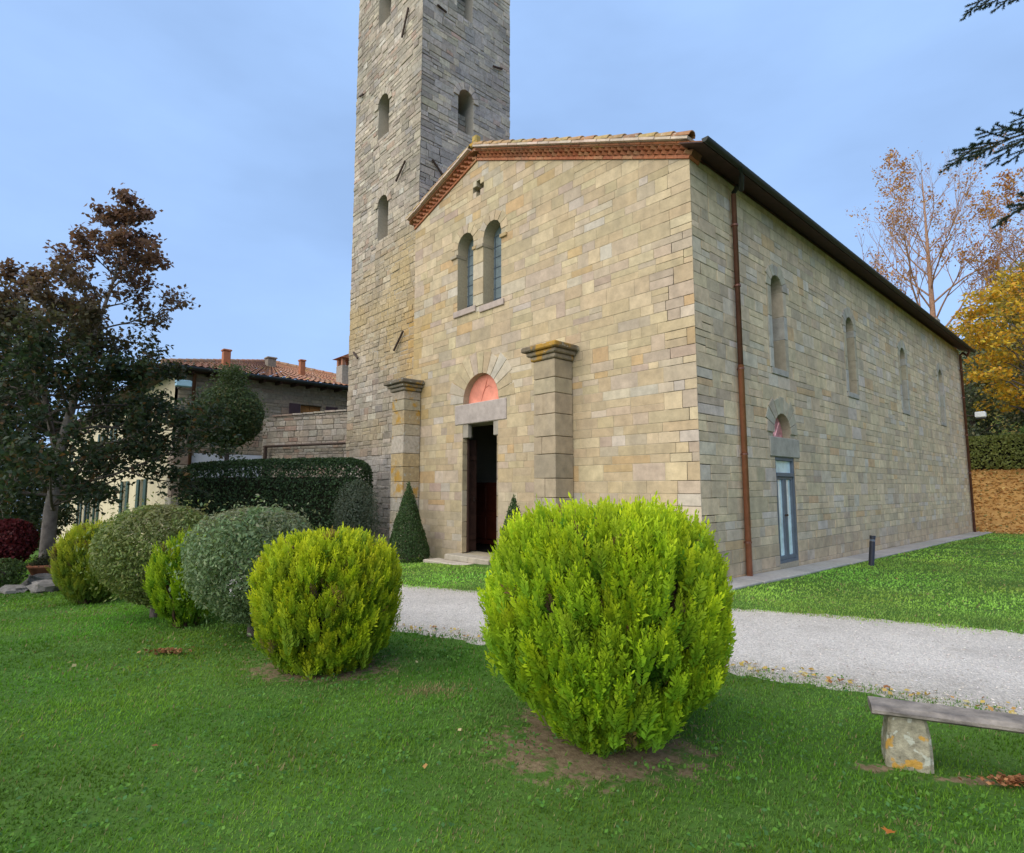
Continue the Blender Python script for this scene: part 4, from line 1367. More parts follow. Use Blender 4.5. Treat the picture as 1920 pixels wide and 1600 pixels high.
# brown iron gate frame standing in front of it
gf = empty('gate_frame', (A[0], A[1], 0)); tag(gf, 'brown iron beam and post in front of courtyard wall, above hedge', 'frame')
b = MB(); b.tube([cw_map(0.1, 3.20, 0.25), cw_map(Lw - 0.35, 3.16, 0.25)], 0.05, 6); b.build('beam', M_IRON, gf)
b = MB(); b.tube([cw_map(Lw - 0.42, 3.18, 0.25), cw_map(Lw - 0.42, -1.2, 0.25)], 0.07, 6); b.build('post', M_IRON, gf)

# ------------------------------------------------------------------ foliage builders
def leaves_geo(P, N_, size, ratio, rg, curl=0.25):
    """rhombic leaves centred on P, face normals near N_"""
    n = len(P)
    nr = unit(N_ + rg.normal(0, 0.75, (n, 3)))
    a = unit(np.cross(nr, rg.normal(0, 1, (n, 3))))
    b = np.cross(nr, a)
    L_ = (size * rg.uniform(0.7, 1.3, n))[:, None]
    W_ = L_ * ratio
    V = np.stack([P - a * L_ * 0.5, P + b * W_ * 0.5 + nr * L_ * curl * 0.3, P + a * L_ * 0.5, P - b * W_ * 0.5 + nr * L_ * curl * 0.3], 1)
    return V.reshape(-1, 3)


def tints(n, cols, wts, rg, var=0.18):
    c = np.array(cols)[rg.choice(len(cols), n, p=np.array(wts) / sum(wts))]
    return c * rg.uniform(1 - var, 1 + var, (n, 1)) * rg.uniform(0.95, 1.05, (n, 3))


def profile_sample(prof, n, rg, wob=0.06, seed=0):
    """prof: list of (r,z); points spread over the surface of revolution + outward normals"""
    prof = np.array(prof, float)
    d = np.diff(prof, axis=0); l = np.hypot(d[:, 0], d[:, 1])
    w = l * (prof[:-1, 0] + prof[1:, 0] + 0.02)
    i = rg.choice(len(w), n, p=w / w.sum())
    t = rg.random(n)
    r = prof[i, 0] + d[i, 0] * t
    z = prof[i, 1] + d[i, 1] * t
    th = rg.uniform(0, 2 * math.pi, n)
    nr, nz_ = d[i, 1] / l[i], -d[i, 0] / l[i]
    k = 1 + wob * 2 * (fbm(th * 1.6 + seed, z * 4 + seed) - 0.5) + wob * (fbm(th * 5 + seed, z * 11 + seed) - 0.5)
    P = np.c_[r * k * np.cos(th), r * k * np.sin(th), z]
    N_ = np.c_[nr * np.cos(th), nr * np.sin(th), nz_]
    return P, N_


def clipped_shrub(name, label, cat, loc, prof, n, size, cols, wts, seed, ratio=0.55, mat=M_LEAF, top_cols=None, group=None, trunk=None, bark=M_BARK, wob=0.06, depth=0.30, stray=0.02):
    rg = np.random.default_rng(seed)
    loc = np.array(loc, float)
    root = empty(name, tuple(loc))
    tag(root, label, cat, group)
    P, N_ = profile_sample(prof, n, rg, wob, seed)
    zmid = 0.5 * (prof[0][1] + prof[-1][1])
    c = np.array([0, 0, zmid])
    dep = depth * rg.random(n) ** 1.7
    dep -= stray * (rg.random(n) < 0.06) * rg.random(n) * 3
    P = c + (P - c) * (1 - dep)[:, None]
    V = leaves_geo(P + loc, N_, size, ratio, rg)
    T = tints(n, cols, wts, rg)
    if top_cols is not None:
        zz = (P[:, 2] - prof[0][1]) / (prof[-1][1] - prof[0][1])
        f = np.clip((zz - 0.62) * 3.0, 0, 1) * (fbm(P[:, 0] * 2.5 + seed, P[:, 1] * 2.5 + 4) > 0.42)
        f = f * rg.uniform(0.3, 1.0, n)
        T = T * (1 - f[:, None]) + np.array(top_cols) * f[:, None]
    link('foliage', poly_mesh('foliage', V, 4, np.repeat(T, 4, 0)), mat, root)
    # branching wood inside
    b = MB()
    rb = random.Random(seed)
    z0, z1 = trunk if trunk else (-0.05, prof[0][1] + 0.25)
    rr = max(p[0] for p in prof)
    b.tube([(loc[0], loc[1], loc[2] + z0 - 0.1), (loc[0] + 0.02, loc[1], loc[2] + z1)], [0.05 * rr / 0.7 + 0.01, 0.035 * rr / 0.7 + 0.008], 7)
    for k in range(14):
        th, ph = rb.uniform(0, 6.28), rb.uniform(0.2, 1.2)
        L_ = rr * rb.uniform(0.6, 0.95)
        p0 = np.array([loc[0], loc[1], loc[2] + z1 * rb.uniform(0.6, 1.0)])
        p1 = p0 + np.array([math.cos(th) * math.sin(ph), math.sin(th) * math.sin(ph), math.cos(ph)]) * L_
        p1[2] = min(p1[2], loc[2] + prof[-1][1] - 0.1)
        b.tube([p0, (p0 + p1) / 2 + (0, 0, 0.04), p1], [0.018, 0.012, 0.005], 5)
    b.build('trunk', bark, root, True)
    return root


def thuja(name, label, loc, prof, n_cl, seed, length=0.2, cols=None, dead=0.03, group=None, wob=0.05):
    """golden arborvitae: upright plumes, each a bunch of flat feathery sprays"""
    rg = np.random.default_rng(seed)
    loc = np.array(loc, float)
    root = empty(name, tuple(loc))
    tag(root, label, 'shrub', group)
    # evenly spread plume positions (best of several candidates)
    C0, N0 = profile_sample(prof, n_cl * 9, rg, wob, seed)
    cell = {}
    rad = 0.62 * math.sqrt(2 * math.pi * max(p[0] for p in prof) * (prof[-1][1] - prof[0][1]) / n_cl)
    pick_ = []
    for i in range(len(C0)):
        c = C0[i]; k = tuple(np.floor(c / rad).astype(int)); ok = True
        for dx in (-1, 0, 1):
            for dy in (-1, 0, 1):
                for dz in (-1, 0, 1):
                    for j in cell.get((k[0] + dx, k[1] + dy, k[2] + dz), ()):
                        if ((C0[j] - c) ** 2).sum() < rad * rad: ok = False
        if ok:
            cell.setdefault(k, []).append(i); pick_.append(i)
    pick_ = np.array(pick_)
    hol = fbm(np.arctan2(C0[pick_, 1], C0[pick_, 0]) * 2.6 + seed * 0.7, C0[pick_, 2] * 3.2 + seed)
    lowz = (C0[pick_, 2] - prof[0][1]) / (prof[-1][1] - prof[0][1])
    pick_ = pick_[(hol > 0.355) | (lowz > 0.86) | (rg.random(len(pick_)) < 0.25)]      # thin places where old wood shows
    C0, N0 = C0[pick_], N0[pick_]
    nc = len(C0)
    zr = prof[-1][1] - prof[0][1]
    c = np.array([0, 0, prof[0][1] + zr * 0.45])
    up = np.array([0, 0, 1.0])
    hz0 = unit(N0 * np.array([1, 1, 0.0]) + 1e-6)
    D0 = unit(up * (0.95 + 0.25 * N0[:, 2:3]) + hz0 * (0.30 - 0.08 * np.abs(N0[:, 2:3])) + rg.normal(0, 0.10, C0.shape))
    back0 = 0.012 + 0.06 * rg.random(nc) + 0.20 * (rg.random(nc) < 0.30) * rg.random(nc)
    L0 = length * rg.uniform(0.75, 1.25, nc)
    cols = np.array(cols)
    yl = np.clip((C0[:, 2] - prof[0][1]) / zr, 0, 1)
    col0 = cols[rg.choice(len(cols), nc)] * rg.uniform(0.62, 1.15, (nc, 1))
    col0 = col0 * (1 - 0.30 * yl[:, None]) + np.array([0.60, 0.62, 0.018]) * (0.30 * yl[:, None])
    isd = rg.random(nc) < dead * (0.08 + 0.7 * (fbm(C0[:, 0] * 3 + seed, C0[:, 2] * 3 + C0[:, 1]) > 0.58))
    col0[isd] = np.array([0.27, 0.185, 0.05]) * rg.uniform(0.6, 1.2, (isd.sum(), 1))
    m = 9
    idx = np.repeat(np.arange(nc), m)
    n = len(idx)
    off = rg.normal(0, 1, (n, 3)) * length * 0.17
    B0 = c + (C0[idx] - c) * (1 - back0[idx])[:, None] + off
    D = unit(D0[idx] + off / length * 0.55 + rg.normal(0, 0.07, (n, 3)))
    L_ = L0[idx] * rg.uniform(0.6, 1.1, n)
    B0 = B0 - D * (L_ * 0.70)[:, None]
    base_c = col0[idx] * rg.uniform(0.86, 1.12, (n, 1))
    # sparse inner sprays: greener, and darkened for the shade between plumes
    ni = int(n * 0.20)
    Pi, Ni = profile_sample(prof, ni, rg, wob, seed + 1)
    Bi = c + (Pi - c) * rg.uniform(0.55, 0.85, ni)[:, None]
    Di = unit(up * 0.8 + unit(Ni * np.array([1, 1, 0.0]) + 1e-6) * 0.4 + rg.normal(0, 0.25, (ni, 3)))
    Li = length * rg.uniform(0.6, 1.1, ni)
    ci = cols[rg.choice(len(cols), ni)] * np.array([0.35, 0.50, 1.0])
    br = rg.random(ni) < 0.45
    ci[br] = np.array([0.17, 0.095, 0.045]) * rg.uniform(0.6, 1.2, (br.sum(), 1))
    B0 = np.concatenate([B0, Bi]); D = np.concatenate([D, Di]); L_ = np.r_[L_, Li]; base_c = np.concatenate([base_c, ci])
    n = len(B0)
    S = unit(np.cross(D, rg.normal(0, 1, (n, 3))))
    Nn = np.cross(D, S)
    qv, qt = [], []
    K = 13
    for k in range(K + 1):
        f = (k + 0.4) / (K + 1)
        for sg in (-1, 1):
            if k == K and sg == 1: continue
            o = B0 + D * (L_ * f)[:, None]
            wl_ = L_ * (0.07 + 0.21 * math.sin(math.pi * min(1, 0.25 + 0.75 * f)) ** 0.8) * rg.uniform(0.7, 1.25, n)
            if k == K:
                dirv = unit(D + rg.normal(0, 0.1, (n, 3))); wl_ = L_ * 0.24
            else:
                dirv = unit(D * 0.85 + S * (sg * 0.70) + Nn * rg.normal(0, 0.42, (n, 1)))
            wv = unit(np.cross(dirv, Nn)) * (wl_ * 0.12 + 0.0016)[:, None]
            q = np.stack([o, o + dirv * (wl_ * 0.6)[:, None] + wv, o + dirv * wl_[:, None], o + dirv * (wl_ * 0.6)[:, None] - wv], 1)
            qv.append(q.reshape(-1, 3))
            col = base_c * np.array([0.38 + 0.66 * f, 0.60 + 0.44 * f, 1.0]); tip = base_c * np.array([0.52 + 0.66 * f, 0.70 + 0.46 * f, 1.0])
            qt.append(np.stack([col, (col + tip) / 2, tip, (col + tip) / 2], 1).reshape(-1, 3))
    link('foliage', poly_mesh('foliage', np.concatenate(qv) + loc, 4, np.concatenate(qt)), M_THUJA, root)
    b = MB(); rb = random.Random(seed)
    rr = max(p[0] for p in prof)
    for k in range(16):
        th_ = rb.uniform(0, 6.28); ph = rb.uniform(0.05, 0.9)
        L1 = zr * rb.uniform(0.45, 0.85)
        p0 = loc + np.array([0.05 * math.cos(th_), 0.05 * math.sin(th_), -0.08])
        p2 = p0 + np.array([math.cos(th_) * math.sin(ph) * rr * 0.9, math.sin(th_) * math.sin(ph) * rr * 0.9, L1])
        pm_ = (p0 + p2) / 2 + np.array([math.cos(th_), math.sin(th_), 0]) * 0.08
        b.tube([p0, pm_, p2], [0.024, 0.015, 0.005], 6, (0.9, 0.6, 0.45))
    b.build('trunk', M_BARK, root, True)
    return root


gz_ = lambda x, y: float(G(x, y))
GOLD = [(0.379, 0.541, 0.018), (0.335, 0.504, 0.021), (0.283, 0.445, 0.024), (0.447, 0.571, 0.018)]
GOLD2 = [(0.462, 0.533, 0.018), (0.368, 0.455, 0.021), (0.304, 0.392, 0.024), (0.527, 0.549, 0.021)]


def round_prof(r, z0, z1, n=16, top=0.62, bot=0.5, p=2.6):
    """barrel: wide middle, flattened top, narrowed foot"""
    out = []
    for k in range(n + 1):
        a = -math.pi / 2 + math.pi * k / n
        s_, c_ = math.sin(a), math.cos(a)
        q = (abs(c_) ** p + abs(s_) ** p) ** (-1.0 / p)
        rr = r * c_ * q
        zz = s_ * q
        if zz < 0: rr *= 1 - (1 - bot) * (-zz) ** 1.6
        else: rr *= 1 - (1 - top) * 0.35 * zz ** 2
        out.append((max(rr, 0.001), z0 + (z1 - z0) * (zz + 1) / 2))
    return out


thuja('golden_shrub', 'large round golden green clipped shrub nearest the camera', (2.55, -5.74, gz_(2.55, -5.74)), round_prof(0.765, 0.04, 1.42, bot=0.42, top=1.0, p=3.8), 800, 101, 0.19, GOLD)
thuja('golden_shrub', 'second golden shrub, yellow-topped, in front of the grey-green one', (-0.14, -6.42, gz_(-0.14, -6.42)), round_prof(0.615, 0.02, 1.15, bot=0.72, top=1.0, p=3.6), 560, 102, 0.175, GOLD2, dead=0.06)
thuja('golden_shrub', 'narrow bright green shrub squeezed between two dull round bushes', (-2.70, -6.98, gz_(-2.70, -6.98)), round_prof(0.36, 0.05, 1.02, bot=0.5), 200, 103, 0.19, [(0.285, 0.435, 0.019), (0.345, 0.480, 0.019), (0.240, 0.375, 0.022)])
thuja('golden_shrub', 'yellowish small shrub at the left end of the bush row', (-6.11, -7.47, gz_(-6.11, -7.47)), round_prof(0.50, 0.05, 1.16, bot=0.5), 240, 104, 0.2, [(0.330, 0.338, 0.032), (0.270, 0.285, 0.032), (0.240, 0.285, 0.032)], dead=0.12)
clipped_shrub('round_shrub', 'grey-green round clipped shrub behind the second golden shrub', 'shrub', (-1.67, -6.56, gz_(-1.67, -6.56)), round_prof(0.70, 0.14, 1.38, bot=0.62, top=0.9), 19000, 0.052,
              [(0.155, 0.228, 0.100), (0.206, 0.282, 0.133), (0.113, 0.173, 0.077), (0.269, 0.318, 0.166)], [3, 3, 2, 1], 201, 0.42, top_cols=(0.20, 0.19, 0.12), trunk=(-0.05, 0.5), wob=0.14, stray=0.09)
clipped_shrub('round_shrub', 'olive-green round clipped shrub with brownish top, in the bush row', 'shrub', (-3.66, -7.10, gz_(-3.66, -7.10)), round_prof(0.70, 0.16, 1.42, bot=0.62, top=0.85), 19000, 0.052,
              [(0.149, 0.196, 0.052), (0.201, 0.254, 0.070), (0.119, 0.158, 0.045), (0.263, 0.271, 0.096)], [3, 3, 2, 1], 202, 0.45, top_cols=(0.20, 0.18, 0.085), trunk=(-0.05, 0.5), wob=0.14, stray=0.09)
clipped_shrub('dry_shrub', 'small tan half-dry shrub beside the yellowish shrub', 'shrub', (-7.9, -7.56, gz_(-7.9, -7.56)), round_prof(0.32, 0.05, 0.95, bot=0.6), 4000, 0.05,
              [(0.24, 0.185, 0.10), (0.19, 0.15, 0.075), (0.13, 0.12, 0.05)], [3, 2, 1], 203, 0.45, mat=M_LEAF_DRY, wob=0.15, depth=0.5)
CONE = [(0.50, 0.0), (0.56, 0.16), (0.52, 0.34), (0.40, 0.75), (0.27, 1.2), (0.13, 1.65), (0.03, 1.95), (0.002, 2.0)]
BOX = [(0.054, 0.099, 0.031), (0.071, 0.126, 0.039), (0.043, 0.078, 0.027), (0.095, 0.156, 0.048)]
clipped_shrub('cone_topiary', 'dark green cone topiary left of the church door', 'topiary', (-7.62, -0.82, gz_(-7.62, -0.82)), CONE, 17000, 0.042, BOX, [3, 3, 2, 1], 301, 0.55, wob=0.07, depth=0.25, stray=0.05)
clipped_shrub('cone_topiary', 'dark green cone topiary right of the door, mostly behind golden shrub', 'topiary', (-3.55, -0.95, gz_(-3.55, -0.95)), [(r * 0.75, z * 0.75) for r, z in CONE], 9000, 0.042, BOX, [3, 3, 2, 1], 302, 0.55, wob=0.07, depth=0.25, stray=0.05)


def on_ground(x, y, dz=0.0):
    return (x, y, gz_(x, y) + dz)


# clipped dark hedge
def box_hedge(name, label, a, b_, th, h, n, size, cols, wts, seed, z_off=0.0):
    rg = np.random.default_rng(seed)
    a, b_ = np.array(a, float), np.array(b_, float)
    L_ = np.linalg.norm(b_ - a); u = (b_ - a) / L_; v = np.array([-u[1], u[0]])
    root = empty(name, (a[0], a[1], gz_(*a) + z_off)); tag(root, label, 'hedge')
    s = rg.uniform(-0.5, 0.5, (n, 3))
    fa = rg.choice(5, n, p=[0.28, 0.28, 0.26, 0.09, 0.09])
    P = s.copy(); N_ = np.zeros((n, 3))
    for k, (ax, sg) in enumerate(((1, -1), (1, 1), (2, 1), (0, -1), (0, 1))):
        m = fa == k
        P[m, ax] = sg * 0.5
        N_[m, ax] = sg
    # round the long edges and ends
    q = np.abs(P * 2); e = (q ** 9).sum(1) ** (1 / 9); P = P / np.maximum(e, 1e-3)[:, None] * np.maximum(q.max(1), 0.0)[:, None]
    P *= np.array([L_, th, h])
    sc = 1 - 0.10 * rg.random(n) ** 1.5 + 0.05 * (fbm(P[:, 0] * 1.8 + seed, P[:, 2] * 2.2) - 0.5)
    P[:, 1:] *= sc[:, None]
    P[:, 0] *= 1 - 0.03 * rg.random(n)
    W = np.c_[a[0] + u[0] * (P[:, 0] + L_ / 2) + v[0] * P[:, 1], a[1] + u[1] * (P[:, 0] + L_ / 2) + v[1] * P[:, 1], P[:, 2] + h / 2]
    W[:, 2] += G(W[:, 0], W[:, 1]) + z_off
    Nw = np.c_[N_[:, 0] * u[0] + N_[:, 1] * v[0], N_[:, 0] * u[1] + N_[:, 1] * v[1], N_[:, 2]]
    V = leaves_geo(W, Nw, size, 0.55, rg)
    T = tints(n, cols, wts, rg, 0.25)
    link('foliage', poly_mesh('foliage', V, 4, np.repeat(T, 4, 0)), M_LEAF, root)
    b = MB()
    c_ = [a + u * (L_ * f) for f in (0.04, 0.96)]
    M = lambda q: (a[0] + u[0] * q[0] + v[0] * q[1], a[1] + u[1] * q[0] + v[1] * q[1], q[2] + gz_(*(a)) + z_off)
    b.bbox((L_ * 0.05, -th * 0.36, 0.05), (L_ * 0.95, th * 0.36, h * 0.86), 0.15, (0.16, 0.2, 0.12), M)  # solid near-black core filling the hedge behind the leaves
    b.build('dark_core', M_BARK, root)
    return root


DKG = [(0.037, 0.071, 0.029), (0.051, 0.095, 0.036), (0.025, 0.051, 0.022), (0.076, 0.128, 0.054)]
box_hedge('clipped_hedge', 'long dark green clipped hedge left of the bell tower', (-13.45, -4.5), (-9.95, -0.65), 1.3, 2.85, 34000, 0.075, DKG, [3, 3, 3, 1], 401)
clipped_shrub('grey_shrub', 'loose grey-green shrub at the hedge end before the tower', 'shrub', on_ground(-9.35, -1.35), round_prof(0.62, 0.1, 2.15, bot=0.7), 9000, 0.07,
              [(0.096, 0.126, 0.088), (0.149, 0.175, 0.131), (0.070, 0.091, 0.063)], [3, 2, 2], 402, 0.22, wob=0.2, depth=0.5, stray=0.1)
# ball-headed standard behind the hedge
bt = clipped_shrub('ball_tree', 'small ball-headed tree on a stem behind the hedge', 'tree', on_ground(-14.1, -3.3), [(r, z) for r, z in round_prof(1.03, 2.80 + 0.65, 4.75 + 0.65, top=0.8, bot=0.85, p=2.2)], 24000, 0.085,
              [(0.070, 0.105, 0.042), (0.096, 0.140, 0.052), (0.052, 0.079, 0.033), (0.166, 0.149, 0.061)], [3, 3, 2, 1], 403, 0.5, trunk=(-0.1, 4.6), wob=0.10, depth=0.4, stray=0.1)
rg = np.random.default_rng(404)
n = 1800
P = np.c_[rg.normal(0.15, 0.22, n), rg.normal(0, 0.22, n), rg.uniform(5.1, 6.0, n)] + np.array(bt.location)
link('top_shoot', poly_mesh('top_shoot', leaves_geo(P, rg.normal(0, 1, (n, 3)), 0.085, 0.5, rg), 4, np.repeat(tints(n, [(0.06, 0.09, 0.03), (0.075, 0.105, 0.04)], [1, 1], rg), 4, 0)), M_LEAF, bt)


# ------------------------------------------------------------------ trees
def grow(mb, out, p, d, L_, r, lvl, maxl, rb, up=0.15, nch=(5, 7), ratio=0.55, spread=0.9, start=0.3, wig=0.12, sides=(7, 5, 4, 3)):
    n = 5 if lvl < 2 else 3
    pts, rad, q, dd = [p], [r], np.array(p, float), np.array(d, float)
    for k in range(n):
        dd = dd + np.array([rb.gauss(0, wig), rb.gauss(0, wig), rb.gauss(0, wig) + up * 0.3])
        dd /= np.linalg.norm(dd)
        q = q + dd * L_ / n
        pts.append(q.copy()); rad.append(max(0.004, r * (1 - 0.72 * (k + 1) / n)))
    mb.tube(pts, rad, sides[min(lvl, 3)], cap=False)
    if lvl >= maxl:
        out.append((pts[0], pts[-1], lvl)); return
    m = rb.randint(*nch)
    for k in range(m):
        f = start + (1 - start) * (k + rb.random()) / m
        i = min(n - 1, int(f * n)); t = f * n - i
        o = pts[i] * (1 - t) + pts[i + 1] * t
        ax = pts[min(i + 1, n)] - pts[i]; ax /= np.linalg.norm(ax)
        pr = np.cross(ax, [rb.gauss(0, 1), rb.gauss(0, 1), rb.gauss(0, 1)]); pr /= np.linalg.norm(pr)
        nd = ax * (1 - spread * 0.45) + pr * spread * 0.8 + np.array([0, 0, up])
        nd /= np.linalg.norm(nd)
        grow(mb, out, o, nd, L_ * ratio * rb.uniform(0.7, 1.15) * (1.1 - 0.4 * f), rad[i] * 0.62, lvl + 1, maxl, rb, up, nch, ratio, spread, 0.25, wig, sides)
    out.append((pts[-2], pts[-1], lvl + 1))


def twig_leaves(tw, per, size, ratio, cols, wts, rg, jitter=0.12, keep=None, flat=0.0, var=0.2):
    A_ = np.array([t[0] for t in tw]); B_ = np.array([t[1] for t in tw])
    idx = np.repeat(np.arange(len(tw)), per)
    f = rg.random(len(idx))[:, None]
    P = A_[idx] * (1 - f) + B_[idx] * f + rg.normal(0, jitter, (len(idx), 3)) * np.array([1, 1, 1 - flat * 0.6])
    if keep is not None: P = P[keep(P)]
    N_ = np.tile(np.array([0, 0, 1.0]), (len(P), 1)) * (0.4 + flat) + rg.normal(0, 0.5, P.shape)
    V = leaves_geo(P, N_, size, ratio, rg)
    return V, np.repeat(tints(len(P), cols, wts, rg, var), 4, 0), P


def blob_tree(name, label, base, H, rx, z_lo, n, size, cols, wts, seed, bark=M_BARK, group=None, lobes=18, squash=0.6, dense=1.0, trunk_r=0.16, cat='tree', thin=0.36):
    """tree with clumped crown: clumps of leaves set on real branches"""
    rg = np.random.default_rng(seed); rb = random.Random(seed)
    base = np.array(base, float)
    root = empty(name, tuple(base)); tag(root, label, cat, group)
    wood = MB()
    top = base + np.array([rb.uniform(-.05, .05) * H, rb.uniform(-.05, .05) * H, H * 0.92])
    wood.tube([base - (0, 0, 0.3), base * 0.5 + top * 0.5 + (rb.uniform(-.1, .1), 0, 0), top], [trunk_r, trunk_r * 0.65, trunk_r * 0.15], 8)
    P_all = []
    for k in range(lobes):
        f = (k + 0.5) / lobes
        z = z_lo + (H - z_lo) * f
        R_ = rx * (math.sin(math.pi * min(0.98, 0.22 + 0.74 * f)) ** 0.7)
        th = k * 2.4 + rb.uniform(-0.4, 0.4)
        rr = R_ * rb.uniform(0.35, 0.85)
        c = base + np.array([rr * math.cos(th), rr * math.sin(th), z])
        t0 = base + (top - base) * max(0.15, (z - 0.35 * rr) / H)
        wood.tube([t0, (t0 + c) / 2 + (0, 0, 0.1 * rr), c], [trunk_r * 0.4 * (1.1 - f), trunk_r * 0.25 * (1.1 - f), 0.01], 5)
        m = int(n / lobes)
        s = rx * rb.uniform(0.30, 0.46)
        v = unit(rg.normal(0, 1, (m, 3))) * (rg.random(m) ** (1 / 2.2))[:, None] * np.array([s, s, s * squash])
        P_all.append(c + v)
    P = np.concatenate(P_all)
    keep = fbm(P[:, 0] * 2.2 / max(rx, 1) * 2 + seed, (P[:, 2] + P[:, 1]) * 2.2 / max(rx, 1) * 2) > thin
    P = P[keep]
    V = leaves_geo(P, np.tile([0, 0, 0.6], (len(P), 1)), size, 0.6, rg)
    link('crown', poly_mesh('crown', V, 4, np.repeat(tints(len(P), cols, wts, rg, 0.25), 4, 0)), M_LEAF, root)
    wood.build('trunk', bark, root, True)
    return root


# left tree: dark copper and green leaves on spreading boughs
def copper_tree():
    base = np.array([-12.1, -7.62, gz_(-12.1, -7.62)])
    rg = np.random.default_rng(501); rb = random.Random(501)
    root = empty('copper_tree', tuple(base)); tag(root, 'dark copper-leaved tree with pale trunk at the left edge', 'tree')
    wood, tw = MB(), []
    Rv = np.array([0.676, 0.737, 0])          # towards the right of the picture
    top = base + Rv * 1.45 + np.array([0, 0, 9.3])
    tp = [base - (0, 0, 0.3), base + (0.03, 0, 1.5), base + Rv * 0.15 + (0, 0, 3.2), base + Rv * 0.55 + (0, 0, 5.2), base + Rv * 1.05 + (0, 0, 7.0), top]
    trunk = MB(); trunk.tube(tp, [0.16, 0.135, 0.10, 0.06, 0.03, 0.01], 10)
    tz = [p[2] for p in tp]

    def at(z):
        return np.array([np.interp(z, tz, [p[i] for p in tp]) for i in range(2)] + [z])
    for k in range(40):
        f = (k + 0.5) / 40
        z = base[2] + 1.55 + 7.3 * f ** 1.1
        L_ = (3.6 * (1 - f) ** 1.0 + 0.35) * rb.uniform(0.75, 1.1)
        th = k * 2.399 + rb.uniform(-0.3, 0.3)
        d = np.array([math.cos(th), math.sin(th), 0.12 + 0.55 * f + rb.uniform(-0.1, 0.12)])
        grow(wood, tw, at(z), d / np.linalg.norm(d), L_, 0.034 * (1.15 - f) + 0.007, 1, 3, rb, 0.06, (6, 8), 0.46, 0.85, 0.22, 0.10)
    # second leader on the left
    p0 = at(base[2] + 2.6)
    d = np.array(-Rv * 0.28 + np.array([0, 0, 1.0])); d /= np.linalg.norm(d)
    q = [p0 + d * t for t in (0, 1.6, 3.2, 4.8)]
    wood.tube(q, [0.08, 0.06, 0.035, 0.01], 7)
    for k in range(20):
        f = (k + 0.5) / 20
        o = p0 + d * (0.5 + 4.3 * f)
        th = k * 2.399
        dd = np.array([math.cos(th), math.sin(th), 0.35]); dd /= np.linalg.norm(dd)
        grow(wood, tw, o, dd, (2.3 * (1 - f) + 0.35), 0.03 * (1.1 - f) + 0.006, 1, 3, rb, 0.08, (5, 6), 0.48, 0.85, 0.22, 0.10)
    twl = [t for t in tw if t[2] >= 2]
    zt = lambda P: rg.random(len(P)) < np.interp(P[:, 2] - base[2], [1.2, 3.2, 4.6, 6.2, 9.4], [1.0, 0.95, 0.62, 0.30, 0.18])
    V, T, P = twig_leaves(twl, 26, 0.12, 0.6, [(0.050, 0.066, 0.028), (0.038, 0.062, 0.026), (0.075, 0.058, 0.024), (0.028, 0.046, 0.026), (0.125, 0.070, 0.026)], [3, 5, 1.0, 4, 0.6], rg, 0.10, zt, 0.5)
    zz = np.repeat(np.clip((P[:, 2] - base[2] - 5.0) / 2.4, 0, 1), 4)[:, None]
    T = T * (1 - 0.66 * zz) + np.array([0.22, 0.105, 0.080]) * 0.66 * zz
    link('crown', poly_mesh('crown', V, 4, T), M_LEAF, root)
    trunk.build('trunk', M_BARK_PALE, root, True)
    wood.build('limbs', M_BARK, root, True)


copper_tree()

# dark trees beyond it at the left edge
for (x, y, H, rx, zl, nm, lab, cols, sd_) in (
        (-19.2, -8.6, 8.2, 2.3, 0.6, 'evergreen_tree', 'dense dark evergreen tree at far left behind the copper tree', [(0.022, 0.038, 0.020), (0.032, 0.050, 0.022), (0.045, 0.05, 0.02)], 601),
        (-39.0, -6.9, 5.6, 2.6, 0.3, 'evergreen_tree', 'dull green tree far off between copper tree trunk and left edge', [(0.035, 0.050, 0.020), (0.05, 0.065, 0.025), (0.085, 0.06, 0.022)], 602)):
    blob_tree(nm, lab, on_ground(x, y), H, rx, zl, 15000, 0.16 if sd_ == 601 else 0.2, cols, [2, 2, 1], sd_, squash=0.8, lobes=22)

# red-leaved shrub at the left edge
clipped_shrub('red_shrub', 'dark red leaved round shrub at the left edge', 'shrub', on_ground(-11.2, -8.32), round_prof(0.46, 0.42, 1.38, bot=0.8), 5200, 0.075,
              [(0.13, 0.018, 0.022), (0.085, 0.012, 0.016), (0.17, 0.03, 0.03)], [3, 2, 1], 603, 0.6, wob=0.15, depth=0.5, trunk=(-0.1, 0.9))
clipped_shrub('low_plant', 'low green leafy plant under the dark red shrub', 'plant', on_ground(-10.2, -8.4), round_prof(0.34, 0.0, 0.6, bot=0.8), 2200, 0.06, [(0.06, 0.10, 0.03), (0.09, 0.13, 0.045)], [1, 1], 604, 0.5, wob=0.2, depth=0.5)

# terracotta planter and boulders at the tree foot
pl = empty('planter', on_ground(-10.55, -7.76)); tag(pl, 'terracotta bowl planter in front of the copper tree trunk', 'planter')
b = MB(); o = pl.location
b.lathe([(0.20, 0.22), (0.27, 0.36), (0.29, 0.37), (0.29, 0.42), (0.25, 0.42), (0.23, 0.37), (0.02, 0.36)], tuple(o), 20); b.build('bowl', M_TERRA, pl, True)
rg = np.random.default_rng(61); n = 1500
P = np.c_[rg.normal(0, 0.12, n), rg.normal(0, 0.12, n), 0.40 + np.abs(rg.normal(0, 0.09, n))] + np.array(o)
link('plant', poly_mesh('plant', leaves_geo(P, rg.normal(0, 1, (n, 3)), 0.05, 0.4, rg), 4, np.repeat(tints(n, [(0.04, 0.055, 0.025), (0.06, 0.06, 0.03)], [1, 1], rg), 4, 0)), M_LEAF, pl)


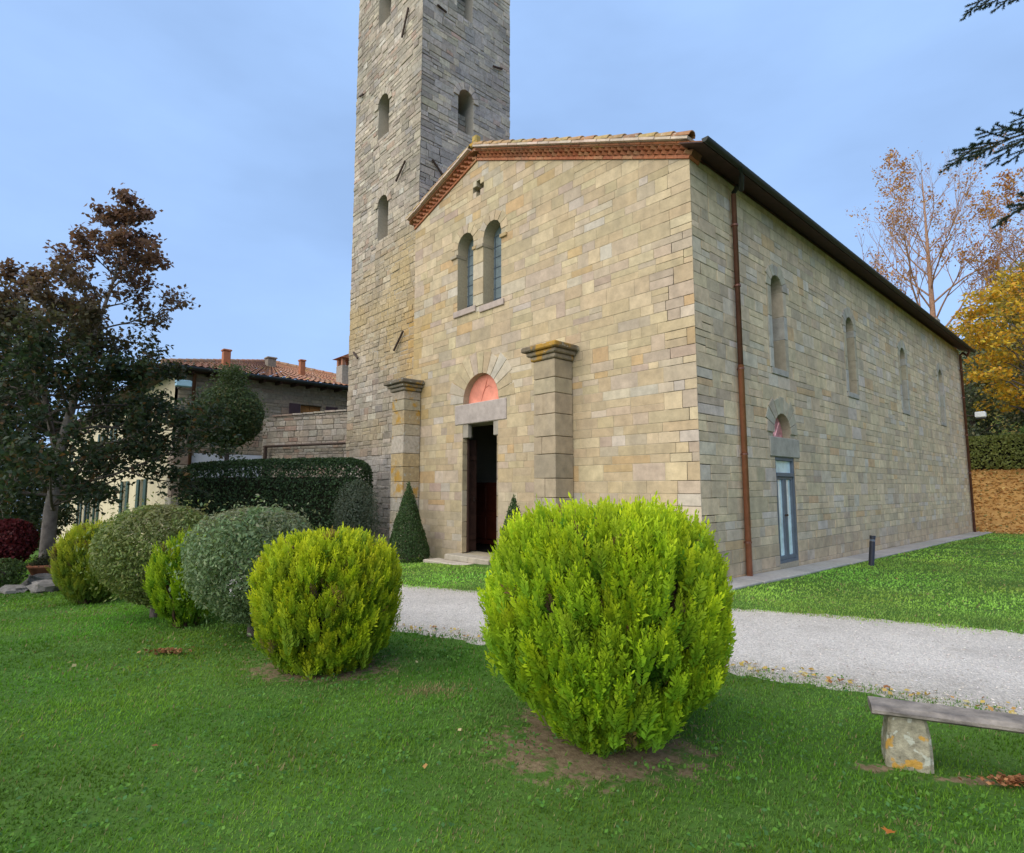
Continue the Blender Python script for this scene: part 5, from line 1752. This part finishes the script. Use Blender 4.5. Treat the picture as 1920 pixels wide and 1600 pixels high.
def boulder(label, x, y, sx, sy, sz, seed, col=(0.20, 0.185, 0.165)):
    rb = np.random.default_rng(seed)
    V, F = [], []
    nu, nv = 12, 7
    for j in range(nv + 1):
        ph = math.pi * j / nv
        for i in range(nu):
            th = 2 * math.pi * i / nu
            d = np.array([math.sin(ph) * math.cos(th), math.sin(ph) * math.sin(th), math.cos(ph)])
            q = np.sign(d) * np.abs(d) ** 0.72
            k = 1 + 0.55 * (vnoise(q[0] * 2.6 + seed + 5, q[1] * 2.6 + q[2] * 1.9 + seed) - 0.5)
            V.append((x + q[0] * sx * k, y + q[1] * sy * k, gz_(x, y) + sz * 0.7 + q[2] * sz * k))
    for j in range(nv):
        for i in range(nu):
            F.append((j * nu + i, j * nu + (i + 1) % nu, (j + 1) * nu + (i + 1) % nu, (j + 1) * nu + i))
    b = MB(); b.add(V, F, col)
    return tag(b.build('boulder', M_RUBBLE, None), label, 'rock', 'rocks under the copper tree')


boulder('grey rock under the terracotta planter', -10.5, -7.76, 0.34, 0.30, 0.15, 71 + 1)
boulder('pale low rock in front of the terracotta planter', -8.75, -7.86, 0.28, 0.22, 0.12, 74, (0.20, 0.185, 0.165))
boulder('small dark rock right of the terracotta planter', -8.9, -7.58, 0.22, 0.18, 0.12, 76, (0.15, 0.14, 0.13))
boulder('flat rock below the dark red shrub', -9.3, -8.25, 0.35, 0.2, 0.07, 78, (0.20, 0.185, 0.165))

# pot of red flowers by the house
fp = empty('flower_pot', on_ground(-14.6, -6.95)); tag(fp, 'terracotta pot of red flowers beside the tree trunk', 'flower pot')
o = fp.location
b = MB(); b.lathe([(0.16, 0.0), (0.22, 0.36), (0.24, 0.37), (0.24, 0.42), (0.19, 0.42), (0.02, 0.38)], tuple(o), 16); b.build('pot', M_TERRA, fp, True)
rg = np.random.default_rng(63); n = 700
P = np.c_[rg.normal(0, 0.16, n), rg.normal(0, 0.16, n), 0.45 + np.abs(rg.normal(0, 0.16, n))] + np.array(o)
link('plant', poly_mesh('plant', leaves_geo(P, rg.normal(0, 1, (n, 3)), 0.07, 0.6, rg), 4, np.repeat(tints(n, [(0.07, 0.12, 0.03), (0.10, 0.15, 0.05), (0.4, 0.04, 0.03)], [2, 2, 1], rg), 4, 0)), M_LEAF, fp)

# right background ------------------------------------------------------
def bare_tree(label, base, H, seed, leafcol, per, zmax, lean=(0, 0), spread=0.84):
    base = np.array(base, float)
    rg = np.random.default_rng(seed); rb = random.Random(seed)
    root = empty('autumn_tree', tuple(base)); tag(root, label, 'tree', 'tall half-bare trees on the hillside')
    wood, tw = MB(), []
    tp = [base - (0, 0, 0.5), base + (lean[0] * 0.3, lean[1] * 0.3, H * 0.3), base + (lean[0] * 0.7, lean[1] * 0.7, H * 0.6), base + (lean[0], lean[1], H * 0.93)]
    wood.tube(tp, [0.26, 0.20, 0.12, 0.02], 8)
    for k in range(26):
        f = (k + 0.5) / 26
        z = H * (0.22 + 0.66 * f)
        o = np.array([np.interp(z, [0, H * .3, H * .6, H * .93], [base[i], tp[1][i], tp[2][i], tp[3][i]]) for i in range(2)] + [base[2] + z])
        th = k * 2.399
        d = np.array([math.cos(th) * spread, math.sin(th) * spread, 0.85]); d /= np.linalg.norm(d)
        grow(wood, tw, o, d, H * 0.40 * (1.1 - 0.72 * f) * rb.uniform(0.8, 1.15), 0.085 * (1.15 - f), 1, 3, rb, 0.16, (6, 8), 0.5, 0.62, 0.25, 0.09, (7, 4, 3, 3))
    wood.build('trunk', M_BARK_TAN, root, True)
    V, T, P = twig_leaves([t for t in tw if t[2] >= 2], per, 0.17, 0.6, *leafcol, rg, 0.18, lambda P: (fbm(P[:, 0] * 0.7 + seed, P[:, 2] * 0.7) > 0.47) & (rg.random(len(P)) < np.interp((P[:, 2] - base[2]) / H, [0, 0.5, zmax, 1.0], [1, 0.8, 0.30, 0.45])))
    link('crown', poly_mesh('crown', V, 4, T), M_LEAF_DRY, root)


OR = ([(0.42, 0.20, 0.05), (0.46, 0.25, 0.06), (0.36, 0.15, 0.05), (0.40, 0.17, 0.09)], [2, 2, 1, 1])
YE = ([(0.52, 0.30, 0.02), (0.56, 0.35, 0.025), (0.44, 0.22, 0.025), (0.30, 0.24, 0.03)], [3, 2, 1, 1])
bare_tree('tall half-bare tree with sparse orange leaves above the church roof end', on_ground(-4.2, 40), 19.6, 701, OR, 14, 0.7)
bare_tree('thin half-bare tree right of the tallest one, behind fir branch', on_ground(1.4, 42), 16.0, 702, OR, 14, 0.8)
bare_tree('smaller bare tree left of the tallest, showing over the roof slope', on_ground(-8.6, 39), 13.6, 703, OR, 10, 0.6)
YT = [(0.62, 0.38, 0.03), (0.60, 0.42, 0.04), (0.54, 0.27, 0.035), (0.34, 0.27, 0.05), (0.22, 0.20, 0.05)]
blob_tree('yellow_maple', 'bright yellow autumn tree behind the church far corner', on_ground(1.6, 27.5), 9.6, 3.1, 3.2, 15000, 0.19, YT, [3, 2, 2, 1.5, 1], 711, lobes=34, squash=0.34, thin=0.44)
blob_tree('olive_tree', 'yellow-olive tree higher up behind the bright yellow one', on_ground(1.5, 34.0), 10.6, 3.2, 2.5, 14000, 0.22, [(0.30, 0.22, 0.05), (0.36, 0.25, 0.055), (0.20, 0.18, 0.05)], [2, 2, 2], 712, lobes=22)
HG = [(0.157, 0.182, 0.111), (0.198, 0.219, 0.133), (0.125, 0.157, 0.093), (0.250, 0.229, 0.122)]
for k, (x, y, H, rx, lab) in enumerate(((-1.5, 33, 6.5, 2.8, 'grey-green bushy tree on the slope just right of church corner'), (2.4, 31.5, 5.2, 2.6, 'grey-green bushy tree on the slope under the yellow leaves'), (-0.4, 45, 8, 4.0, 'dull green round tree higher on the hillside'), (4.6, 40, 8, 4.0, 'dull green tree on the hillside at the right edge'), (7.5, 34, 7, 3.2, 'leafy grey tree at the hillside foot near right edge'))):
    blob_tree('hillside_tree', lab, on_ground(x, y), H, rx, 0.6, 9000, 0.22, HG, [3, 2, 2, 1], 720 + k, lobes=20, squash=0.85, group='trees on the hillside')
box_hedge('bank_hedge', 'olive green hedge along the top of the leaf-covered bank', (-4, 29.3), (9, 28.9), 1.6, 1.75, 20000, 0.15, [(0.20, 0.235, 0.06), (0.25, 0.28, 0.075), (0.16, 0.18, 0.05)], [1, 1, 1], 730)
blob_tree('green_sapling', 'light green young tree in front of the bank hedge at right', on_ground(2.9, 25.6), 4.6, 1.25, 1.9, 5000, 0.13, [(0.09, 0.17, 0.045), (0.12, 0.21, 0.06), (0.06, 0.12, 0.03)], [2, 2, 1], 731, lobes=10, squash=0.35, trunk_r=0.05)

# fir on the right, trunk outside the picture, boughs reaching in
fir = empty('fir_tree', on_ground(7.3, -0.6)); tag(fir, 'dark green fir whose boughs reach in at the upper right edge', 'tree')
wood = MB(); o = np.array(fir.location)
wood.tube([o - (0, 0, 0.3), o + (0.05, 0, 5.0), o + (0, 0.05, 12.0)], [0.26, 0.19, 0.03], 10); wood.build('trunk', M_BARK, fir, True)
rg = np.random.default_rng(801); rb = random.Random(801)


def fir_bough(p0, p1, seed, twigs=34, wide=0.85):
    rb = random.Random(seed); rg = np.random.default_rng(seed)
    p0, p1 = np.array(p0, float), np.array(p1, float)
    ax = p1 - p0; L_ = np.linalg.norm(ax); ax /= L_
    lat = np.cross(ax, [0, 0, 1.0]); lat /= np.linalg.norm(lat)
    w = MB()
    line = lambda f: p0 + ax * L_ * f + np.array([0, 0, 0.22 * math.sin(math.pi * f) - 0.02])
    w.tube([line(f) for f in np.linspace(0, 1, 7)], [0.045, 0.035, 0.027, 0.02, 0.014, 0.009, 0.004], 6)
    segs = [(line(0.55 + 0.45 * k / 8), line(0.55 + 0.45 * (k + 1) / 8)) for k in range(8)]
    for k in range(twigs):
        f = 0.22 + 0.76 * (k + rb.random() * 0.5) / twigs
        sg = 1 if k % 2 else -1
        q0 = line(f)
        l1 = wide * (1.05 - 0.75 * f) * rb.uniform(0.7, 1.1)
        dd = ax * 0.75 + lat * sg * 0.8 + np.array([0, 0, rb.uniform(-0.35, 0.05)]); dd /= np.linalg.norm(dd)
        q1 = q0 + dd * l1
        w.tube([q0, q1], [0.008, 0.003], 4)
        segs.append((q0, q1))
        for j in range(5):
            g_ = 0.25 + 0.7 * (j + rb.random()) / 5
            e0 = q0 + (q1 - q0) * g_
            d2 = dd * 0.8 + np.cross(dd, [0, 0, 1]) * (1 if j % 2 else -1) * 0.75 + np.array([0, 0, rb.uniform(-0.3, 0.05)]); d2 /= np.linalg.norm(d2)
            e1 = e0 + d2 * l1 * 0.42 * (1.15 - g_)
            w.tube([e0, e1], [0.005, 0.002], 3)
            segs.append((e0, e1))
    Vn = []
    for (a, b_) in segs:
        l = np.linalg.norm(b_ - a)
        n = max(10, int(l * 950))
        f = rg.random(n)[:, None]
        P = a * (1 - f) + b_ * f
        d = (b_ - a) / (l + 1e-9)
        out = unit(rg.normal(0, 1, (n, 3))); out = unit(out - (out @ d)[:, None] * d + d * 0.75)
        ln = rg.uniform(0.020, 0.034, n)[:, None]
        wv = unit(np.cross(out, rg.normal(0, 1, (n, 3)))) * 0.0030
        Vn.append(np.stack([P - wv, P + wv, P + out * ln], 1).reshape(-1, 3))
    Vn = np.concatenate(Vn)
    T = np.repeat(tints(len(Vn) // 3, [(0.020, 0.042, 0.020), (0.030, 0.058, 0.026), (0.014, 0.030, 0.016)], [2, 2, 1], rg, 0.3), 3, 0)
    bo = w.build('bough', M_BARK, fir)
    link('needles', poly_mesh('needles', Vn, 3, T), M_NEEDLE, bo)


fir_bough(o + (0, 0, 4.75), (3.98, -1.58, 5.08), 811, 44, 1.25)
fir_bough(o + (0, 0, 4.3), (4.30, -1.25, 4.45), 813, 36, 1.0)
fir_bough(o + (0, 0, 6.3), (4.15, -1.62, 6.62), 812, 36, 0.85)
for k, (dx, dy, z, dz) in enumerate(((2.2, 1.8, 4.4, 4.5), (2.4, -1.9, 5.2, 5.3), (-0.6, 2.8, 5.4, 5.6), (-0.2, 2.6, 7.0, 7.2), (1.8, -1.6, 7.3, 7.5), (-1.9, 0.9, 8.2, 8.5), (0.9, -1.9, 9.0, 9.3))):
    fir_bough(o + (0, 0, z), o + (dx, dy, dz), 820 + k, 22, 0.8)

# ------------------------------------------------------------------ small things
# bench: weathered plank on two squat stones
bench = empty('bench', on_ground(3.95, -4.8)); tag(bench, 'weathered grey timber bench on squat lichened stone legs at right', 'bench')
bd = np.array([0.926, 0.378]); bn = np.array([-0.378, 0.926])
bo_ = np.array([3.84, -4.83])


def BM(q):
    w = bo_ + bd * q[0] + bn * q[1]
    return (w[0], w[1], q[2] + gz_(3.95, -4.98))


b = MB()
N_S = 26
V, F, T = [], [], []
for i in range(N_S + 1):
    s_ = -0.03 + 1.9 * i / N_S
    ring = []
    for k in range(10):
        t = 2 * math.pi * (k + 0.5) / 10
        cx, cz = math.cos(t), math.sin(t)
        q = (abs(cx) ** 4 + abs(cz) ** 4) ** -0.25
        wv = 1 + 0.10 * (vnoise(s_ * 3 + 2, k * 1.3) - 0.5) + 0.12 * (vnoise(s_ * 9, k * 2.1) - 0.5)
        V.append(BM((s_, 0.0 + 0.115 * cx * q * wv, 0.306 + 0.027 * cz * q * wv + 0.008 * math.sin(s_ * 2.3))))
        T.append((0.27, 0.235, 0.20) if vnoise(s_ * 6, k * 3.0) > 0.35 else (0.17, 0.15, 0.135))
for i in range(N_S):
    for k in range(10):
        F.append((i * 10 + k, i * 10 + (k + 1) % 10, i * 10 + 10 + (k + 1) % 10, i * 10 + 10 + k))
F += [tuple(range(10)), tuple(range(N_S * 10, N_S * 10 + 10))]
b.add(V, F); b.t = T
b.build('seat_plank', M_OLDWOOD, bench)
for s0, sd_ in ((0.05, 1), (1.45, 2)):
    b = MB()
    V, F = [], []
    rb = random.Random(900 + sd_)
    for j, (z, w0, w1, d_) in enumerate(((-0.12, -0.04, 0.215, 0.105), (0.0, -0.03, 0.212, 0.10), (0.10, -0.02, 0.207, 0.10), (0.19, -0.008, 0.203, 0.095), (0.262, 0.005, 0.20, 0.09), (0.279, 0.02, 0.185, 0.075))):
        pts = [(w0 + 0.02, -d_), (w1 - 0.02, -d_), (w1, -d_ + 0.02), (w1, d_ - 0.02), (w1 - 0.02, d_), (w0 + 0.02, d_), (w0, d_ - 0.02), (w0, -d_ + 0.02)]
        V += [BM((s0 + p[0] + rb.uniform(-.006, .006), 0.02 + p[1] + rb.uniform(-.006, .006), z)) for p in pts]
    for j in range(5):
        for k in range(8): F.append((j * 8 + k, j * 8 + (k + 1) % 8, j * 8 + 8 + (k + 1) % 8, j * 8 + 8 + k))
    F += [tuple(range(7, -1, -1)), tuple(range(40, 48))]
    b.add(V, F, (0.36, 0.33, 0.235)); leg_ = b.build('stone_leg', M_BENCHSTONE, bench)

# leaning bollard light on the side lawn
bl = empty('bollard_light', on_ground(0.92, 5.36)); tag(bl, 'black leaning bollard light on the lawn by the side wall', 'bollard')
o = np.array(bl.location)
ln = np.array([0.07, 0.10, 1.0]); ln /= np.linalg.norm(ln)
b = MB(); b.tube([o - ln * 0.05, o + ln * 0.52], 0.055, 14); b.build('post', M_BOLLARD, bl, True)
b = MB(); b.tube([o + ln * 0.522, o + ln * 0.565], 0.050, 14); b.build('lens', M_STEEL, bl, True)
b = MB(); b.tube([o + ln * 0.567, o + ln * 0.64], 0.058, 14); b.build('cap', M_BOLLARD, bl, True)

# flood light at the far corner
fl = empty('flood_light', (0.25, 22.05, 4.7)); tag(fl, 'white flood light on a bracket at the church far corner', 'lamp')
b = MB(); b.bbox((0.36, 22.02, 4.56), (0.72, 22.30, 4.80), 0.03); b.build('housing', M_WHITE, fl)
b = MB(); b.bbox((0.38, 22.06, 4.50), (0.70, 22.26, 4.557), 0.01); b.build('visor', M_BOLLARD, fl)
b = MB(); b.tube([(-0.02, 21.9, 4.66), (0.37, 22.14, 4.66)], 0.025, 6); b.build('bracket', M_IRON, fl)

# fallen leaves
def leaf_heap(name, label, x, y, rx, ry, n, cols, seed, size=0.06):
    rg = np.random.default_rng(seed)
    d = rg.normal(0, 1, (n, 2)) * np.array([rx, ry])
    X = x + d[:, 0] * 0.676 - d[:, 1] * 0.737; Y = y + d[:, 0] * 0.737 + d[:, 1] * 0.676
    P = np.c_[X, Y, G(X, Y) + 0.02 + 0.03 * rg.random(n)]
    me = poly_mesh(name, leaves_geo(P, np.tile([0, 0, 1.6], (n, 1)), size, 0.65, rg), 4, np.repeat(tints(n, cols, [1] * len(cols), rg, 0.3), 4, 0))
    return tag(link(name, me, M_LEAF_DRY), label, 'leaf heap', kind='stuff')


BRN = [(0.22, 0.09, 0.035), (0.30, 0.15, 0.06), (0.16, 0.07, 0.03), (0.36, 0.22, 0.10)]
leaf_heap('leaf_heap', 'small heap of brown fallen leaves on the left lawn', -1.46, -7.42, 0.11, 0.035, 150, BRN, 911, 0.036)
leaf_heap('leaf_heap', 'rust-orange heap of leaves beneath the bench', 4.42, -4.66, 0.085, 0.022, 170, [(0.38, 0.16, 0.07), (0.44, 0.21, 0.10), (0.28, 0.12, 0.055)], 912, 0.030)

lf_ = MB()
lp = [(0.0, -0.030), (0.010, -0.012), (0.030, -0.014), (0.020, 0.004), (0.028, 0.020), (0.010, 0.016), (0.0, 0.036), (-0.010, 0.016), (-0.028, 0.020), (-0.020, 0.004), (-0.030, -0.014), (-0.010, -0.012)]
zl = gz_(4.11, -5.67) + 0.034
lf_.add([(4.11, -5.67, zl)] + [(4.11 + p[0], -5.67 + p[1], zl + 0.012 * abs(p[0]) / 0.03 - 0.1 * p[1]) for p in lp], [(0, k + 1, (k + 1) % 12 + 1) for k in range(12)], (0.50, 0.17, 0.035))
tag(lf_.build('fallen_leaf', M_LEAF_DRY), 'single bright orange leaf on the lawn at bottom right', 'leaf')


def cam_sector(n, r0, r1, rg, half=R(52)):
    a = rg.uniform(-half, half, n)
    r = np.sqrt(rg.uniform(r0 * r0, r1 * r1, n))
    yaw = R(47.5)
    return CAM[0] + r * -np.sin(yaw - a), CAM[1] + r * np.cos(yaw - a), r


def lawn_ok(x, y):
    ok = ~((x > XL - 0.5) & (x < 0.60) & (y > -0.02) & (y < LEN + 0.3))
    ok &= ~((x > TX0) & (x < TX1) & (y > 0)) & ~((x < HX + 0.2) & (y > HY0 - 0.2))
    ok &= ~((x > -7.05) & (x < -4.55) & (y > -0.8) & (y < 0.3))
    return ok


rg = np.random.default_rng(1001)
VG, TG = [], []
for (r0, r1, dens, hgt, wid) in ((1.6, 3.6, 7000, 0.034, 0.0042), (3.6, 6.0, 4200, 0.036, 0.0055), (6.0, 10.0, 1700, 0.040, 0.009), (10.0, 17.0, 520, 0.045, 0.017), (17.0, 32.0, 130, 0.055, 0.032)):
    n = int(R(104) / 2 * (r1 ** 2 - r0 ** 2) * dens)
    x, y, r = cam_sector(n, r0, r1, rg)
    pdv = path_dist(x, y)
    bz = bare(x, y) + 0.35 * (fbm(x * 9, y * 9) - 0.5)
    keep = lawn_ok(x, y) & (pdv > -0.02 + 0.0 * r) & (rg.random(n) > np.clip((bz - 0.30) * 3.2, 0, 0.97)) & (rg.random(n) > litter(x, y) * 0.93)
    # a few blades creep into the gravel
    keep |= lawn_ok(x, y) & (pdv > -0.25) & (pdv <= -0.02) & (rg.random(n) < 0.16)
    x, y, bz = x[keep], y[keep], bz[keep]; n = len(x)
    big = fbm(x * 0.55 + 2, y * 0.55 + 8); med = fbm(x * 2.3 + 1, y * 2.3); sm = fbm(x * 8, y * 8 + 3)
    h = hgt * 0.84 * rg.uniform(0.45, 1.3, n) * (0.55 + 0.9 * med)
    B0 = np.c_[x, y, G(x, y) - 0.004]
    th = rg.uniform(0, 2 * math.pi, n)
    tilt = rg.uniform(0.15, 1.05, n)
    # combed a little by the mower
    D = np.c_[np.cos(th) * np.sin(tilt) + 0.12, np.sin(th) * np.sin(tilt) + 0.1, np.cos(tilt)]
    D = unit(D)
    S = unit(np.c_[-np.sin(th), np.cos(th), np.zeros(n)]) * (wid * rg.uniform(0.6, 1.3, n))[:, None]
    tip = B0 + D * h[:, None]
    VG.append(np.stack([B0 - S, B0 + S, tip], 1).reshape(-1, 3))
    base = np.array([0.092, 0.240, 0.024]) * (1 - big[:, None]) + np.array([0.145, 0.290, 0.034]) * big[:, None]
    pn = fbm(x * 0.9 + 20, y * 0.9 + 5)
    base = base * (0.30 + 1.48 * pn)[:, None] * np.c_[0.80 + 0.62 * big, np.ones(n), np.ones(n)]
    dry = np.exp(-(((x - 1.09) * 0.676 + (y + 6.12) * 0.737) / 0.28) ** 2 - ((-(x - 1.09) * 0.737 + (y + 6.12) * 0.676) / 0.14) ** 2)
    strk = fbm((x * 0.676 + y * 0.737) * 1.2 + 40, (x * -0.737 + y * 0.676) * 4.0 + 12)
    lite = np.clip((sm - 0.60) * 3.5, 0, 1) * 0.5 + np.clip((strk - 0.56) * 4.0, 0, 1) * 0.45
    side_l = sstep(-1.0, 1.0, y - np.interp(x, PC[::10, 0], PC[::10, 1]))  # lawn shade put into the colour: camera side darker, church side lighter
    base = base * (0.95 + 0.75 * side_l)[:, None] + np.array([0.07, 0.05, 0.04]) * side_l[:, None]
    base = base * (1 - lite[:, None]) + np.array([0.21, 0.36, 0.105]) * lite[:, None]
    straw = (rg.random(n) < 0.04 + 0.30 * np.clip(fbm(x * 1.9 + 60, y * 1.9 + 33) - 0.60, 0, 1) * 2.0 + 0.25 * np.clip(bz - 0.1, 0, 1) + 0.22 * np.clip(0.35 - np.abs(path_dist(x, y)), 0, 1))
    straw |= rg.random(n) < dry * 1.2
    base[straw] = np.array([0.30, 0.25, 0.12])
    base *= rg.uniform(0.72, 1.25, (n, 1))
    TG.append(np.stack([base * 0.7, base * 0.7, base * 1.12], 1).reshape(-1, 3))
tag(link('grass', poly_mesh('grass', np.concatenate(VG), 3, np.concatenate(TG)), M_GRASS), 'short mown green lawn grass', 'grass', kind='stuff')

# broad-leaved weeds and clover between the blades
n = 8000
x, y, r = cam_sector(n, 1.7, 8.5, rg)
k = lawn_ok(x, y) & (path_dist(x, y) > 0.02) & (fbm(x * 1.3 + 4, y * 1.3) + 0.25 * rg.random(n) > 0.56) & (rg.random(n) < np.clip(3.2 / r, 0, 1))
x, y = x[k], y[k]
idx = np.repeat(np.arange(len(x)), 4)
P = np.c_[x[idx] + rg.normal(0, 0.018, len(idx)), y[idx] + rg.normal(0, 0.018, len(idx)), np.zeros(len(idx))]
P[:, 2] = G(P[:, 0], P[:, 1]) + 0.030 + 0.012 * rg.random(len(idx))
tag(link('clover', poly_mesh('clover', leaves_geo(P, np.tile([0, 0, 1.1], (len(P), 1)), 0.024, 0.7, rg), 4, np.repeat(tints(len(P), [(0.10, 0.22, 0.035), (0.14, 0.27, 0.05), (0.09, 0.20, 0.065)], [2, 1, 1], rg), 4, 0)), M_GRASS), 'small bright clover leaves in the lawn', 'clover', kind='stuff')

# scattered single leaves, mostly yellow
n = 900
x, y, r = cam_sector(n, 2.2, 26, rg)
k = lawn_ok(x, y) & ((path_dist(x, y) > -0.15) | (rg.random(n) < 0.15)) & (rg.random(n) < np.clip(4.5 / r + 0.25, 0, 1) * 0.42)
x, y = x[k], y[k]
xe = rg.uniform(-1.5, 5.5, 420); ye = np.interp(xe, PC[::10, 0], PC[::10, 1]) - np.interp(xe, PC[::10, 0], PW[::10]) + rg.normal(0, 0.13, 420)
ke = np.abs(path_dist(xe, ye)) < 0.16
x, y = np.r_[x, xe[ke]], np.r_[y, ye[ke]]
P = np.c_[x, y, G(x, y) + 0.030]
tag(link('fallen_leaves', poly_mesh('fallen_leaves', leaves_geo(P, np.tile([0, 0, 2.2], (len(P), 1)), 0.045, 0.7, rg), 4, np.repeat(tints(len(P), [(0.50, 0.36, 0.10), (0.42, 0.24, 0.08), (0.52, 0.44, 0.22), (0.30, 0.13, 0.05)], [3, 2, 2, 1], rg), 4, 0)), M_LEAF_DRY), 'yellow and tan fallen leaves scattered on the lawn', 'leaves', kind='stuff')
# leaf litter on the bank
n = 9000
x = rg.uniform(-6, 9, n); y = rg.uniform(21.8, 29.5, n)
k = rg.random(n) < litter(x, y)
x, y = x[k], y[k]
P = np.c_[x, y, G(x, y) + 0.03]
tag(link('leaf_litter', poly_mesh('leaf_litter', leaves_geo(P, np.tile([0, 0, 1.5], (len(P), 1)), 0.13, 0.7, rg), 4, np.repeat(tints(len(P), [(0.52, 0.29, 0.09), (0.42, 0.20, 0.06), (0.60, 0.39, 0.15), (0.24, 0.21, 0.07)], [3, 2, 2, 1], rg), 4, 0)), M_LEAF_DRY), 'orange-brown leaf litter covering the bank', 'leaves', kind='stuff')

# loose pebbles on the path
n = 26000
x, y, r = cam_sector(n, 3.5, 13, rg)
pdv = path_dist(x, y)
k = (pdv < 0.06) & lawn_ok(x, y) & (rg.random(n) < np.clip(6.5 / r, 0, 1))
x, y = x[k], y[k]; n = len(x)
s_ = rg.uniform(0.004, 0.010, n)
C_ = np.c_[x, y, G(x, y) + 0.012 + s_ * 0.3]
oct_ = np.array([(1, 0, 0), (0, 1, 0), (-1, 0, 0), (0, -1, 0), (0, 0, 0.7), (0, 0, -0.7)], float)
fc = [(0, 1, 4), (1, 2, 4), (2, 3, 4), (3, 0, 4)]
rot = rg.uniform(0, 6.28, n)
ca_, sa_ = np.cos(rot), np.sin(rot)
Vt = np.stack([np.stack([C_[:, 0] + s_ * (o_[0] * ca_ * 1.3 - o_[1] * sa_), C_[:, 1] + s_ * (o_[0] * sa_ * 1.3 + o_[1] * ca_), C_[:, 2] + s_ * o_[2]], 1) for o_ in oct_], 1)
Vp = np.concatenate([Vt[:, list(f), :].reshape(-1, 3) for f in fc])
Tp = tints(n, [(0.64, 0.585, 0.53), (0.54, 0.49, 0.44), (0.70, 0.645, 0.59), (0.40, 0.355, 0.31)], [3, 2, 2, 1], rg)
tag(link('gravel', poly_mesh('gravel', Vp, 3, np.concatenate([np.repeat(Tp, 3, 0)] * 4)), M_PEBBLE), 'loose pale gravel stones on the path', 'gravel', kind='stuff')
